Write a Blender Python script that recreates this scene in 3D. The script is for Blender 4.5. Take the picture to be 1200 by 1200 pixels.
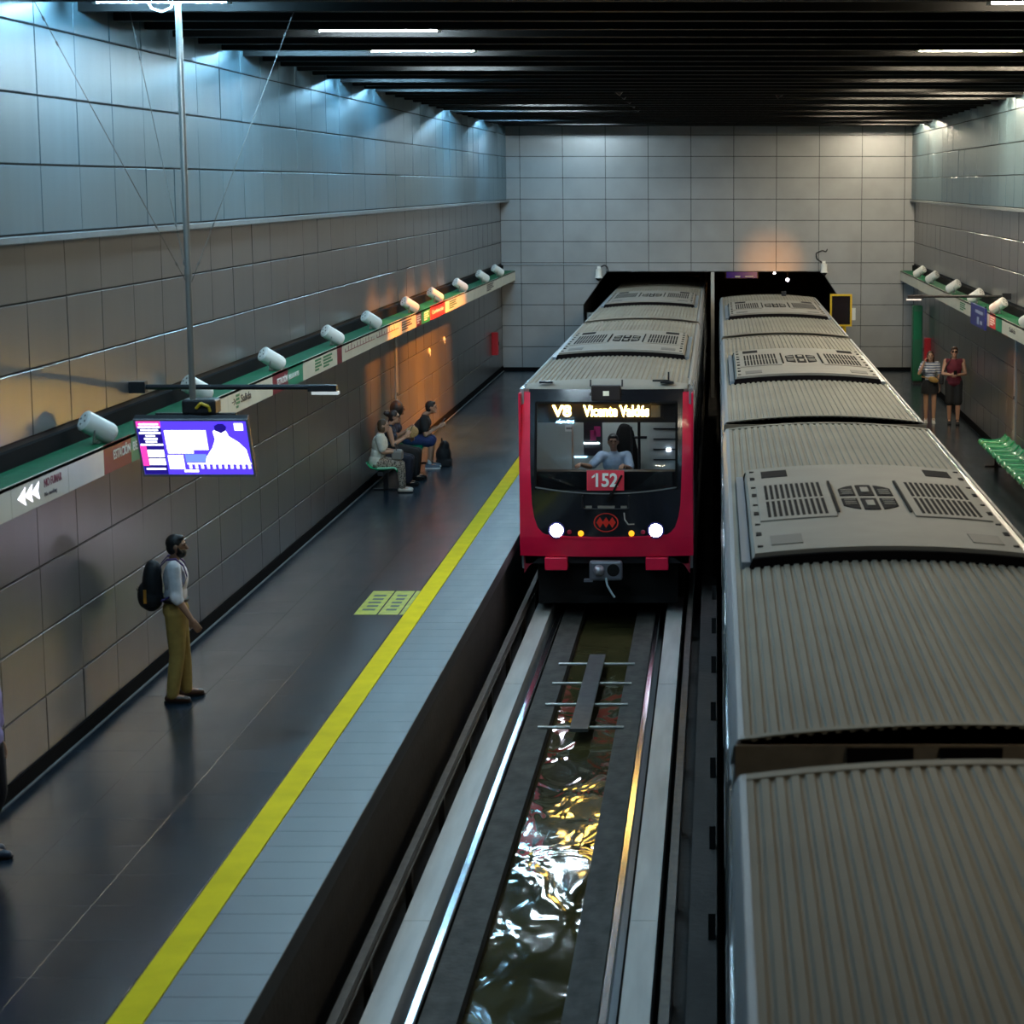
import bpy, math, random
from mathutils import Vector, Matrix
random.seed(7)
for o in list(bpy.data.objects): bpy.data.objects.remove(o, do_unlink=True)
SC = bpy.context.scene
COL = SC.collection
R = math.radians

# ------------------------------------------------------------------ camera, world, exposure
# world: X right, Y along the tracks, Z up, platform floor at z = 0
cam = bpy.data.cameras.new('camera')
cam.lens = 50; cam.sensor_width = 24; cam.sensor_fit = 'HORIZONTAL'
cam.shift_x = -0.2
cam.clip_start = 0.1; cam.clip_end = 300
cam.dof.use_dof = True; cam.dof.focus_distance = 33; cam.dof.aperture_fstop = 2.0
cam_o = bpy.data.objects.new('camera', cam); COL.objects.link(cam_o)
cam_o.location = (0, 0, 5.3)
cam_o.rotation_euler = (math.pi/2 - math.atan(384/2500), 0, 0)
SC.camera = cam_o
w = bpy.data.worlds.new('world'); SC.world = w; w.use_nodes = True
w.node_tree.nodes['Background'].inputs[0].default_value = (0.5, 0.6, 0.8, 1)
w.node_tree.nodes['Background'].inputs[1].default_value = 0.002
SC.view_settings.view_transform = 'Standard'
SC.view_settings.look = 'None'
SC.view_settings.gamma = 1.0
SC.view_settings.use_curve_mapping = False
SC.view_settings.exposure = 0.0

COOL = (0.34, 0.71, 1.0)      # tubes by the left wall
COOLM = (0.68, 0.89, 1.0)     # tubes over the left platform
WARM = (1.0, 0.87, 0.64)      # right-hand tubes
TUBE_W = 400.0     # by the left wall
TUBE_L = 440.0     # over the left platform
TUBE_R = 220.0     # over the right train
TUBE_RW = 560.0    # by the right wall
AMBER = (1.0, 0.29, 0.015)

# ------------------------------------------------------------------ materials
MATS = {}
def mat(name, col, rough=0.5, metal=0.0, emit=None, estr=0.0, noise=0.0, nscale=(8, 8, 8), bump=0.0, bscale=(40, 40, 40), rvar=0.0, spec=0.5, coat=0.0):
    if name in MATS: return MATS[name]
    m = bpy.data.materials.new(name); m.use_nodes = True
    nt = m.node_tree; b = nt.nodes['Principled BSDF']
    b.inputs['Base Color'].default_value = (*col, 1)
    b.inputs['Roughness'].default_value = rough
    b.inputs['Metallic'].default_value = metal
    b.inputs['Specular IOR Level'].default_value = spec
    if coat:
        b.inputs['Coat Weight'].default_value = coat; b.inputs['Coat Roughness'].default_value = 0.08
    if emit:
        b.inputs['Emission Color'].default_value = (*emit, 1)
        b.inputs['Emission Strength'].default_value = estr
    if noise or bump or rvar:
        geo = nt.nodes.new('ShaderNodeNewGeometry')
    def nz(sc, detail=5):
        mp = nt.nodes.new('ShaderNodeMapping'); mp.inputs['Scale'].default_value = sc
        nt.links.new(geo.outputs['Position'], mp.inputs['Vector'])
        n = nt.nodes.new('ShaderNodeTexNoise'); n.inputs['Scale'].default_value = 1.0
        n.inputs['Detail'].default_value = detail
        nt.links.new(mp.outputs[0], n.inputs['Vector'])
        return n
    if noise or rvar:
        n = nz(nscale)
    if noise:
        rmp = nt.nodes.new('ShaderNodeMapRange')
        rmp.inputs['From Min'].default_value = 0.3; rmp.inputs['From Max'].default_value = 0.7
        rmp.inputs['To Min'].default_value = 1 - noise; rmp.inputs['To Max'].default_value = 1 + noise
        nt.links.new(n.outputs['Fac'], rmp.inputs['Value'])
        vm = nt.nodes.new('ShaderNodeVectorMath'); vm.operation = 'SCALE'
        vm.inputs[0].default_value = col
        nt.links.new(rmp.outputs[0], vm.inputs['Scale'])
        nt.links.new(vm.outputs[0], b.inputs['Base Color'])
    if rvar:
        r2 = nt.nodes.new('ShaderNodeMapRange')
        r2.inputs['From Min'].default_value = 0.3; r2.inputs['From Max'].default_value = 0.7
        r2.inputs['To Min'].default_value = max(0.02, rough - rvar); r2.inputs['To Max'].default_value = rough + rvar
        nt.links.new(n.outputs['Fac'], r2.inputs['Value'])
        nt.links.new(r2.outputs[0], b.inputs['Roughness'])
    if bump:
        n2 = nz(bscale, 3)
        bp = nt.nodes.new('ShaderNodeBump'); bp.inputs['Strength'].default_value = bump
        bp.inputs['Distance'].default_value = 0.02
        nt.links.new(n2.outputs['Fac'], bp.inputs['Height'])
        nt.links.new(bp.outputs[0], b.inputs['Normal'])
    MATS[name] = m
    return m

def pattern_mat(name, kind, c1, c2, scale, rough=0.8):
    m = bpy.data.materials.new(name); m.use_nodes = True
    nt = m.node_tree; b = nt.nodes['Principled BSDF']; b.inputs['Roughness'].default_value = rough
    tc = nt.nodes.new('ShaderNodeTexCoord')
    if kind == 'stripe':
        t = nt.nodes.new('ShaderNodeTexWave'); t.bands_direction = 'Z'; t.inputs['Scale'].default_value = scale
        nt.links.new(tc.outputs['Object'], t.inputs['Vector']); out = t.outputs['Fac']
    else:
        t = nt.nodes.new('ShaderNodeTexVoronoi'); t.inputs['Scale'].default_value = scale
        nt.links.new(tc.outputs['Object'], t.inputs['Vector']); out = t.outputs['Distance']
    rp = nt.nodes.new('ShaderNodeValToRGB')
    rp.color_ramp.elements[0].position = 0.42; rp.color_ramp.elements[0].color = (*c1, 1)
    rp.color_ramp.elements[1].position = 0.52; rp.color_ramp.elements[1].color = (*c2, 1)
    nt.links.new(out, rp.inputs['Fac']); nt.links.new(rp.outputs[0], b.inputs['Base Color'])
    return m

def glass_mat(name, tint=(0.8, 0.85, 0.9), refl=0.08):
    m = bpy.data.materials.new(name); m.use_nodes = True
    nt = m.node_tree; nt.nodes.clear()
    out = nt.nodes.new('ShaderNodeOutputMaterial'); mx = nt.nodes.new('ShaderNodeMixShader')
    tr = nt.nodes.new('ShaderNodeBsdfTransparent'); tr.inputs[0].default_value = (*tint, 1)
    gl = nt.nodes.new('ShaderNodeBsdfGlossy'); gl.inputs['Roughness'].default_value = 0.03
    fr = nt.nodes.new('ShaderNodeFresnel'); fr.inputs[0].default_value = 1.45
    nt.links.new(fr.outputs[0], mx.inputs[0]); nt.links.new(tr.outputs[0], mx.inputs[1]); nt.links.new(gl.outputs[0], mx.inputs[2])
    nt.links.new(mx.outputs[0], out.inputs[0])
    return m

def water_mat():
    m = mat('murky_water', (0.035, 0.030, 0.012), 0.06, spec=0.8)
    nt = m.node_tree; b = nt.nodes['Principled BSDF']
    geo = nt.nodes.new('ShaderNodeNewGeometry')
    mp = nt.nodes.new('ShaderNodeMapping'); mp.inputs['Scale'].default_value = (1.5, 0.75, 1)
    nt.links.new(geo.outputs['Position'], mp.inputs['Vector'])
    n = nt.nodes.new('ShaderNodeTexNoise'); n.inputs['Scale'].default_value = 1.3; n.inputs['Detail'].default_value = 2.0
    n.inputs['Distortion'].default_value = 0.6
    nt.links.new(mp.outputs[0], n.inputs['Vector'])
    bp = nt.nodes.new('ShaderNodeBump'); bp.inputs['Strength'].default_value = 0.32; bp.inputs['Distance'].default_value = 0.12
    nt.links.new(n.outputs['Fac'], bp.inputs['Height']); nt.links.new(bp.outputs[0], b.inputs['Normal'])
    n2 = nt.nodes.new('ShaderNodeTexNoise'); n2.inputs['Scale'].default_value = 0.9; n2.inputs['Detail'].default_value = 6
    nt.links.new(geo.outputs['Position'], n2.inputs['Vector'])
    rp = nt.nodes.new('ShaderNodeValToRGB')
    rp.color_ramp.elements[0].position = 0.35; rp.color_ramp.elements[0].color = (0.05, 0.042, 0.016, 1)
    rp.color_ramp.elements[1].position = 0.7; rp.color_ramp.elements[1].color = (0.11, 0.09, 0.035, 1)
    nt.links.new(n2.outputs['Fac'], rp.inputs['Fac']); nt.links.new(rp.outputs[0], b.inputs['Base Color'])
    return m

PANEL = mat('wall_panel_metal', (0.195, 0.195, 0.198), 0.30, 0.62, noise=0.05, nscale=(3, 3, 0.5))
UPANEL = mat('upper_wall_panel', (0.098, 0.162, 0.195), 0.42, 0.25, noise=0.07, nscale=(4, 4, 0.5))  # cool tube light partly put into the blue base colour
JOINT = mat('joint_black', (0.012, 0.012, 0.014), 0.8)
TRIM = mat('ledge_metal', (0.16, 0.18, 0.19), 0.6, 0.2, noise=0.06)
ENDPAN = mat('end_wall_panel', (0.285, 0.29, 0.295), 0.42, 0.25, noise=0.09, nscale=(1.5, 1.5, 1.5), rvar=0.05)
FLOOR = mat('polished_dark_tile', (0.011, 0.022, 0.034), 0.23, noise=0.22, nscale=(2.5, 0.8, 2), rvar=0.03, spec=0.38)
GROUT = mat('floor_grout', (0.022, 0.025, 0.03), 0.6)
EDGE = mat('grey_edge_tile', (0.125, 0.150, 0.165), 0.45, noise=0.16, nscale=(5, 1.3, 5), rvar=0.08)
YEL = mat('yellow_line_paint', (0.92, 0.74, 0.006), 0.75, spec=0.1, noise=0.08, nscale=(3, 3, 3))
BASEB = mat('black_baseboard', (0.006, 0.006, 0.007), 0.9, spec=0.05)
CONC = mat('dark_concrete', (0.065, 0.06, 0.052), 0.8, noise=0.40, nscale=(6, 3, 6), bump=0.5, bscale=(14, 14, 14))
CONCD = mat('blackish_concrete', (0.028, 0.025, 0.023), 0.85, noise=0.35, nscale=(3, 1, 3), bump=0.3, bscale=(12, 12, 12))  # near-black concrete with random tone
RUNWAY = mat('pale_roll_way', (0.50, 0.49, 0.46), 0.5, noise=0.16, nscale=(6, 0.6, 6))
STEEL = mat('shiny_rail_steel', (0.62, 0.64, 0.68), 0.16, 1.0)
RUST = mat('rusty_rail_side', (0.05, 0.035, 0.028), 0.7, 0.3, noise=0.3)
CEIL = mat('dark_ceiling_rib', (0.008, 0.0075, 0.007), 0.6, spec=0.2)
CEILB = mat('black_ceiling', (0.012, 0.012, 0.012), 0.8)
ROOF = mat('grey_train_roof', (0.315, 0.288, 0.235), 0.75, spec=0.2, noise=0.10, nscale=(1.5, 0.8, 1.5))
ROOF2 = mat('pale_roof_unit', (0.35, 0.325, 0.285), 0.7, spec=0.2, noise=0.06, nscale=(2, 2, 2))
GAPM = mat('grille_black', (0.010, 0.008, 0.009), 0.9, spec=0.08)
PATCH = mat('roof_patch_grey', (0.17, 0.16, 0.145), 0.7)
SIDE = mat('silver_train_side', (0.48, 0.50, 0.52), 0.25, 0.5)
SIDEB = mat('blue_train_band', (0.05, 0.06, 0.28), 0.3)
SIDEW = mat('train_window_glass', (0.012, 0.014, 0.018), 0.06, spec=0.9)
RUB = mat('black_rubber', (0.009, 0.0085, 0.0085), 0.85, spec=0.15)
ENDC = mat('brown_car_end', (0.26, 0.21, 0.15), 0.7, noise=0.2)
RED = mat('train_red', (0.88, 0.008, 0.060), 0.35, coat=0.15, noise=0.06, nscale=(4, 4, 4))
BLK = mat('train_black_gloss', (0.012, 0.013, 0.018), 0.16, coat=0.5)
WHITE = mat('white_paint', (0.80, 0.80, 0.76), 0.4)
SPK = mat('speaker_white', (0.84, 0.84, 0.80), 0.38)
SIGNW = mat('sign_cream', (0.72, 0.70, 0.58), 0.4, noise=0.07, nscale=(2, 2, 2))
SIGNG = mat('sign_green', (0.004, 0.12, 0.05), 0.6, noise=0.15, spec=0.15)
SIGNG2 = mat('sign_panel_green', (0.02, 0.30, 0.17), 0.35)
SIGNM = mat('sign_maroon', (0.22, 0.012, 0.03), 0.35)
SIGNR = mat('sign_red', (0.50, 0.04, 0.05), 0.35)
SIGNB = mat('sign_blue', (0.03, 0.04, 0.25), 0.35)
LETW = mat('letter_white', (0.85, 0.85, 0.82), 0.5)
LETD = mat('letter_dark', (0.06, 0.05, 0.045), 0.5)
LETM = mat('letter_maroon', (0.25, 0.03, 0.04), 0.5)
LETG = mat('letter_green', (0.03, 0.22, 0.08), 0.5)
MET = mat('galvanised_pole', (0.42, 0.42, 0.40), 0.35, 0.8)
DKMET = mat('dark_metal', (0.03, 0.03, 0.034), 0.4, 0.5)
WIRE = mat('steel_wire', (0.22, 0.21, 0.2), 0.5, 0.5)
SEATG = mat('green_seat_plastic', (0.0, 0.33, 0.13), 0.22, coat=0.3)
YELF = mat('yellow_frame', (0.80, 0.52, 0.01), 0.4)
REDB = mat('fire_red', (0.50, 0.01, 0.02), 0.35)
TUBEC = mat('tube_cool', (0.9, 0.9, 0.9), 0.5, emit=COOL, estr=TUBE_W)
TUBEM = mat('tube_cool_bright', (0.9, 0.9, 0.9), 0.5, emit=COOLM, estr=TUBE_L)
TUBEW = mat('tube_warm', (0.9, 0.9, 0.9), 0.5, emit=WARM, estr=TUBE_R)
TUBEX = mat('tube_warm_bright', (0.9, 0.9, 0.9), 0.5, emit=WARM, estr=TUBE_RW)

# ------------------------------------------------------------------ geometry helpers
class M:
    def __init__(s): s.v = []; s.f = []
    def add(s, vs, fs):
        k = len(s.v); s.v += [tuple(v) for v in vs]; s.f += [tuple(i + k for i in f) for f in fs]; return s
    def box(s, x0, x1, y0, y1, z0, z1):
        return s.add([(x0,y0,z0),(x1,y0,z0),(x1,y1,z0),(x0,y1,z0),(x0,y0,z1),(x1,y0,z1),(x1,y1,z1),(x0,y1,z1)],
                     [(0,3,2,1),(4,5,6,7),(0,1,5,4),(1,2,6,5),(2,3,7,6),(3,0,4,7)])
    def cbox(s, x0, x1, y0, y1, z0, z1, c):
        # box with its four top edges chamfered
        return s.add([(x0,y0,z0),(x1,y0,z0),(x1,y1,z0),(x0,y1,z0),
                      (x0,y0,z1-c),(x1,y0,z1-c),(x1,y1,z1-c),(x0,y1,z1-c),
                      (x0+c,y0+c,z1),(x1-c,y0+c,z1),(x1-c,y1-c,z1),(x0+c,y1-c,z1)],
                     [(0,3,2,1),(0,1,5,4),(1,2,6,5),(2,3,7,6),(3,0,4,7),(4,5,9,8),(5,6,10,9),(6,7,11,10),(7,4,8,11),(8,9,10,11)])
    def obox(s, c, size, mx):
        t = M().box(-size[0]/2, size[0]/2, -size[1]/2, size[1]/2, -size[2]/2, size[2]/2)
        return s.add([Vector(c) + mx @ Vector(v) for v in t.v], t.f)
    def cyl(s, p0, p1, r0, r1=None, n=14):
        r1 = r0 if r1 is None else r1
        p0 = Vector(p0); p1 = Vector(p1); d = (p1 - p0).normalized()
        a = d.orthogonal().normalized(); b = d.cross(a)
        vs = []
        for p, r in ((p0, r0), (p1, r1)):
            for i in range(n):
                t = 2*math.pi*i/n; vs.append(p + a*(r*math.cos(t)) + b*(r*math.sin(t)))
        fs = [(i, (i+1) % n, n + (i+1) % n, n + i) for i in range(n)] + [tuple(range(n-1, -1, -1)), tuple(range(n, 2*n))]
        return s.add(vs, fs)
    def lathe(s, p0, d, prof, n=16):
        # prof: (distance along d, radius); closed at both ends
        p0 = Vector(p0); d = Vector(d).normalized(); a = d.orthogonal().normalized(); b = d.cross(a)
        vs = []; fs = []
        for t, r in prof:
            for i in range(n):
                g = 2*math.pi*i/n; vs.append(p0 + d*t + a*(r*math.cos(g)) + b*(r*math.sin(g)))
        for j in range(len(prof)-1):
            for i in range(n):
                fs.append((j*n+i, j*n+(i+1) % n, (j+1)*n+(i+1) % n, (j+1)*n+i))
        fs.append(tuple(range(n-1, -1, -1))); fs.append(tuple(range((len(prof)-1)*n, len(prof)*n)))
        return s.add(vs, fs)
    def cap(s, p0, r0, p1, r1, n=12):
        p0 = Vector(p0); p1 = Vector(p1); d = p1 - p0; L = d.length
        if L < 1e-5: return s.ell(p0, (r0, r0, r0))
        prof = [(-r0*math.cos(t), max(r0*math.sin(t), 0.0004)) for t in (0.05, 0.5, 1.0, 1.5708)]
        prof += [(L + r1*math.sin(t), max(r1*math.cos(t), 0.0004)) for t in (0, 0.55, 1.1, 1.52)]
        return s.lathe(p0, d, prof, n)
    def chain(s, pts):
        for (p, r), (q, t) in zip(pts[:-1], pts[1:]): s.cap(p, r, q, t)
        return s
    def tube(s, pts, r, n=8):
        for p, q in zip(pts[:-1], pts[1:]): s.cyl(p, q, r, n=n)
        return s
    def ell(s, c, r, mx=None, n=14, m=9):
        c = Vector(c); vs = []; fs = []
        for j in range(m+1):
            ph = math.pi*(j+0.02)/(m+0.04)
            for i in range(n):
                th = 2*math.pi*i/n
                v = Vector((r[0]*math.sin(ph)*math.cos(th), r[1]*math.sin(ph)*math.sin(th), -r[2]*math.cos(ph)))
                vs.append(c + (mx @ v if mx else v))
        for j in range(m):
            for i in range(n): fs.append((j*n+i, j*n+(i+1) % n, (j+1)*n+(i+1) % n, (j+1)*n+i))
        fs.append(tuple(range(n-1, -1, -1))); fs.append(tuple(range(m*n, (m+1)*n)))
        return s.add(vs, fs)
    def prism(s, prof, axis, a0, a1):
        # prof: list of 2D points in the other two axes (x,z for 'y'; y,z for 'x'; x,y for 'z')
        n = len(prof); vs = []
        for a in (a0, a1):
            for p, q in prof:
                vs.append((a, p, q) if axis == 'x' else (p, a, q) if axis == 'y' else (p, q, a))
        fs = [(i, (i+1) % n, n+(i+1) % n, n+i) for i in range(n)] + [tuple(range(n-1, -1, -1)), tuple(range(n, 2*n))]
        return s.add(vs, fs)
    def grid(s, rows):
        # rows: list of equal-length point lists
        n = len(rows[0]); vs = [p for r in rows for p in r]
        fs = [(j*n+i, j*n+i+1, (j+1)*n+i+1, (j+1)*n+i) for j in range(len(rows)-1) for i in range(n-1)]
        return s.add(vs, fs)
    def slab(s, rows, off):
        # closed slab: the grid and a copy moved by off
        n = len(rows[0]); m = len(rows); off = Vector(off)
        A = [Vector(p) for r in rows for p in r]; B = [p + off for p in A]; k = len(A)
        fs = []
        for j in range(m-1):
            for i in range(n-1):
                fs.append((j*n+i, j*n+i+1, (j+1)*n+i+1, (j+1)*n+i)); fs.append((k+j*n+i, k+(j+1)*n+i, k+(j+1)*n+i+1, k+j*n+i+1))
        for i in range(n-1):
            fs.append((i, k+i, k+i+1, i+1)); q = (m-1)*n
            fs.append((q+i, q+i+1, k+q+i+1, k+q+i))
        for j in range(m-1):
            fs.append((j*n, (j+1)*n, k+(j+1)*n, k+j*n)); q = n-1
            fs.append((j*n+q, k+j*n+q, k+(j+1)*n+q, (j+1)*n+q))
        return s.add(A + B, fs)
    def mesh(s, name='mesh'):
        me = bpy.data.meshes.new(name); me.from_pydata(s.v, [], s.f); me.update(); return me

import bmesh
def fix_normals(me):
    bm = bmesh.new(); bm.from_mesh(me); bmesh.ops.recalc_face_normals(bm, faces=bm.faces); bm.to_mesh(me); bm.free()

def obj(name, m, material, parent=None, smooth=False, bevel=0.0, **tags):
    if isinstance(m, M):
        off = None
        if parent is None and m.v:
            xs = [v[0] for v in m.v]; ys = [v[1] for v in m.v]; zs = [v[2] for v in m.v]
            off = Vector(((min(xs)+max(xs))/2, (min(ys)+max(ys))/2, min(zs)))
            m.v = [tuple(Vector(v) - off) for v in m.v]
        me = m.mesh(name); fix_normals(me)
    else:
        me = m; off = None
    o = bpy.data.objects.new(name, me); COL.objects.link(o)
    if off: o.location = off
    if material and not me.materials: me.materials.append(material)
    if smooth:
        me.polygons.foreach_set('use_smooth', [True]*len(me.polygons))
        if smooth != 'all':
            try: me.set_sharp_from_angle(angle=R(40))
            except Exception: pass
    if bevel:
        b = o.modifiers.new('bevel', 'BEVEL'); b.width = bevel; b.segments = 2; b.limit_method = 'ANGLE'
    if parent: o.parent = parent
    for k, v in tags.items(): o[k] = v
    return o

def empty(name, loc, rz=0.0, **tags):
    o = bpy.data.objects.new(name, None); COL.objects.link(o)
    o.empty_display_size = 0.2; o.location = loc; o.rotation_euler = (0, 0, rz)
    for k, v in tags.items(): o[k] = v
    return o

def struct(name, m, material, **kw):
    return obj(name, m, material, kind='structure', **kw)

def place(name, me, loc, parent=None, rot=None):
    o = bpy.data.objects.new(name, me); COL.objects.link(o); o.location = loc
    if rot: o.rotation_euler = rot
    if parent: o.parent = parent
    return o

def copy_tree(o, parent=None, **tags):
    c = o.copy(); COL.objects.link(c); c.parent = parent
    for ch in list(o.children): copy_tree(ch, c)
    for k, v in tags.items(): c[k] = v
    return c

def text_mesh(s, size, depth=0.002, align='LEFT', squeeze=1.0, bold=0.012):
    cu = bpy.data.curves.new('text', 'FONT'); cu.body = s; cu.size = size; cu.extrude = depth
    cu.align_x = align; cu.align_y = 'CENTER'; cu.resolution_u = 3; cu.offset = size*bold
    t = bpy.data.objects.new('text', cu); COL.objects.link(t)
    dg = bpy.context.evaluated_depsgraph_get()
    me = bpy.data.meshes.new_from_object(t.evaluated_get(dg))
    bpy.data.objects.remove(t, do_unlink=True)
    me.transform(Matrix.Diagonal((squeeze, 1, 1, 1)))
    return me

ORD = ['nearest', 'second', 'third', 'fourth', 'fifth', 'sixth', 'seventh', 'eighth', 'ninth', 'tenth', 'eleventh', 'twelfth', 'thirteenth', 'fourteenth', 'fifteenth', 'sixteenth', 'seventeenth', 'eighteenth']

# ------------------------------------------------------------------ structure
XL, XR, YE = -6.15, 5.63, 61.2          # lower wall faces and end wall
XLU, XRU = -5.97, 5.53                  # upper wall faces
EYE = 5.3
PIT = 1.17
Y0 = 13.7

# --- floors
pl = struct('floor_left', M().box(XL-0.3, -3.02, -9, YE+0.2, -0.16, -0.006), GROUT)
struct('platform_edge_wall_left', M().box(XL, -3.16, -9, YE, -1.5, -0.16), CONCD)
pr = struct('floor_right', M().box(2.80, XR+0.3, -9, YE+0.2, -0.16, -0.006), GROUT)
struct('platform_edge_wall_right', M().box(2.95, XR, -9, YE, -1.5, -0.16), CONCD)
def tile_mesh(wx, wy, material, c=0.003, t=0.012):
    me = M().cbox(-wx/2, wx/2, -wy/2, wy/2, -t/2, t/2, c).mesh('tile'); fix_normals(me); me.materials.append(material); return me
W = (3.9 - 0.02 - 6.08) / -3
tm = tile_mesh(0.7285, 0.7285, FLOOR, 0.001)
rows = int((YE - 12.0) / 0.73)
def tile(me, x, y, par):
    o = place('tile', me, (x - par.location.x, y - par.location.y, 0.0 - par.location.z), par,
              (random.gauss(0, 0.0006), random.gauss(0, 0.0006), 0))
    return o
for j in range(rows):
    for i in range(3): tile(tm, -6.10 + 0.365 + 0.73*i, YE - 0.365 - 0.73*j, pl)
for j in range(36):
    for i in range(3): tile(tm, 5.60 - 0.365 - 0.73*i, YE - 0.365 - 0.73*j, pr)
struct('floor_left_front', M().box(-6.10, -3.91, -9, YE - 0.73*rows - 0.003, -0.006, 0.006), FLOOR)
struct('floor_right_front', M().box(3.41, 5.60, -9, YE - 0.73*36 - 0.003, -0.006, 0.006), FLOOR)
em = tile_mesh(0.635, 0.402, EDGE, 0.002)
ne = int((YE - 11.5) / 0.405)
for j in range(ne): tile(em, -3.34, YE - 0.2025 - 0.405*j, pl)
struct('trim_1', M().box(-3.895, -3.665, -9, YE, -0.006, 0.0075), YEL)
em2 = tile_mesh(0.36, 0.402, EDGE, 0.002)
for j in range(60): tile(em2, 2.99, YE - 0.2025 - 0.405*j, pr)
struct('trim_2', M().box(3.175, 3.40, -9, YE, -0.006, 0.0075), YEL)

# --- track bed and tunnel floor
struct('track_bed', M().box(-3.2, 3.0, -9, YE+22, -1.75, -1.45), CONCD)
CT1, CT2 = -1.64, 1.36
def track(ct, n):
    conc = M()
    conc.box(ct-0.70, ct-0.40, -9, YE+20, -1.46, -1.19); conc.box(ct+0.42, ct+0.70, -9, YE+20, -1.46, -1.19)
    struct('track_kerb', conc, CONC)
    beams = [(ct-1.12, ct-0.88), (ct+0.88, ct+1.12)]
    for a, b in beams:
        bm_ = M()
        y = -9.0
        while y < YE + 18:
            bm_.box(a, b, y, y+8.99, -1.45, -1.10); y += 9.0
        struct('roll_way', bm_, RUNWAY)
    for sx in (-1, 1):
        x = ct + sx*0.75
        prof = [(x-0.07,-1.45),(x+0.07,-1.45),(x+0.07,-1.43),(x+0.012,-1.41),(x+0.012,-1.19),(x+0.036,-1.17),(x+0.036,-1.135),(x+0.028,-1.128),(x-0.028,-1.128),(x-0.036,-1.135),(x-0.036,-1.17),(x-0.012,-1.19),(x-0.012,-1.41),(x-0.07,-1.43)]
        struct('rail', M().prism(prof, 'y', -9, YE+18), STEEL)
    for sx in (-1, 1):
        gx = ct + sx*1.245
        g = M().box(gx-0.035, gx+0.035, -9, YE+18, -0.98, -0.90); g.box(gx-0.05, gx+0.05, -9, YE+18, -1.0, -0.98)
        y = 12.0
        while y < 60: g.box(gx-0.03, gx+0.03, y, y+0.12, -1.46, -0.98); y += 2.4
        struct('guide_bar', g, CONCD if n == 2 else mat('guide_bar_steel', (0.07, 0.062, 0.052), 0.55, 0.3, noise=0.3))
    return
track(CT1, 1); track(CT2, 2)
struct('channel_water', M().box(CT1-0.41, CT1+0.43, -9, YE+18, -1.44, -1.315), water_mat())
# clips along the kerbs of the near track
clip = M().box(-0.05, 0.05, -0.07, 0.07, -0.02, 0.02).mesh('clip'); clip.materials.append(CONCD)
# duct between the tracks with bracket fins
du = struct('cable_duct', M().box(-0.23, 0.0, -9, YE+15, -1.46, -0.78), CONCD)
fin = M().prism([(-0.07, 0), (0.07, 0), (0.0, 0.20)], 'x', -0.03, 0.03).mesh('fin'); fin.materials.append(RUB)
for k in range(18):
    place('bracket_fin', fin, (-0.04 - du.location.x, 9.5 + 2.4*k - du.location.y, -0.78 - du.location.z), du)

# --- panelled walls
def panel_mesh(wy, hz, material, t=0.03, c=0.004):
    # face along +X, thickness goes back; local origin at face centre
    m = M().cbox(-wy/2, wy/2, -hz/2, hz/2, -t, 0, c)
    me = M().add([(v[2], v[0], v[1]) for v in m.v], m.f).mesh('panel'); fix_normals(me); me.materials.append(material); return me
def panel_wall(name, xface, side, zrows, material, y0, back_z, skip=()):
    th = 0.25
    b = struct(name, M().box(xface-th, xface-0.022, -9, YE+0.2, *back_z) if side > 0 else M().box(xface+0.022, xface+th, -9, YE+0.2, *back_z), JOINT)
    cols = int((YE - y0) / PIT)
    for ri in range(len(zrows)-1):
        za, zb = zrows[ri], zrows[ri+1]
        me = panel_mesh(PIT-0.014, zb-za-0.018, material)
        for c in range(cols):
            y = YE - PIT*(c+0.5)
            place('panel', me, (xface-b.location.x, y-b.location.y, (za+zb)/2-b.location.z), b,
                  (0, random.gauss(0, 0.0035), (0 if side > 0 else math.pi) + random.gauss(0, 0.0035)))
    # plain continuation towards the viewer, out of the picture
    yend = YE - PIT*cols - 0.02
    m = M()
    for ri in range(len(zrows)-1):
        if side > 0: m.box(xface-0.03, xface, -9, yend, zrows[ri]+0.009, zrows[ri+1]-0.009)
        else: m.box(xface, xface+0.03, -9, yend, zrows[ri]+0.009, zrows[ri+1]-0.009)
    struct(name + '_front', m, material)
    return b
LOWA = [0.06, 0.66, 1.26, 1.86, 2.46]
LOWB = [3.06, 3.66, 4.26, 4.84]
UPR = [4.87, 5.469, 6.072, 6.676, 7.28]
panel_wall('wall_left', XL, 1, LOWA, PANEL, Y0, (-0.2, 2.46))
panel_wall('wall_left_middle', XL, 1, LOWB, PANEL, Y0, (2.46, 4.84))
panel_wall('wall_left_upper', XLU, 1, UPR, UPANEL, Y0, (4.84, 7.5))
struct('trim_3', M().box(XLU-0.2, XLU+0.075, -9, YE, 4.80, 4.862), TRIM, bevel=0.006)
struct('baseboard_left', M().box(XL-0.02, XL+0.02, -9, YE, 0.0, 0.15), BASEB)
struct('trim_4', M().box(XL+0.02, XL+0.045, -9, YE, 0.0, 0.012), TRIM)
panel_wall('wall_right', XR, -1, LOWA, PANEL, 34.5, (-0.2, 2.46))
panel_wall('wall_right_middle', XR, -1, LOWB, PANEL, 34.5, (2.46, 4.84))
panel_wall('wall_right_upper', XRU, -1, UPR, UPANEL, 34.5, (4.84, 7.5))
struct('trim_5', M().box(XRU-0.05, XRU+0.2, -9, YE, 4.80, 4.862), TRIM, bevel=0.006)
struct('baseboard_right', M().box(XR-0.02, XR+0.02, -9, YE, 0.0, 0.15), BASEB)

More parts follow.
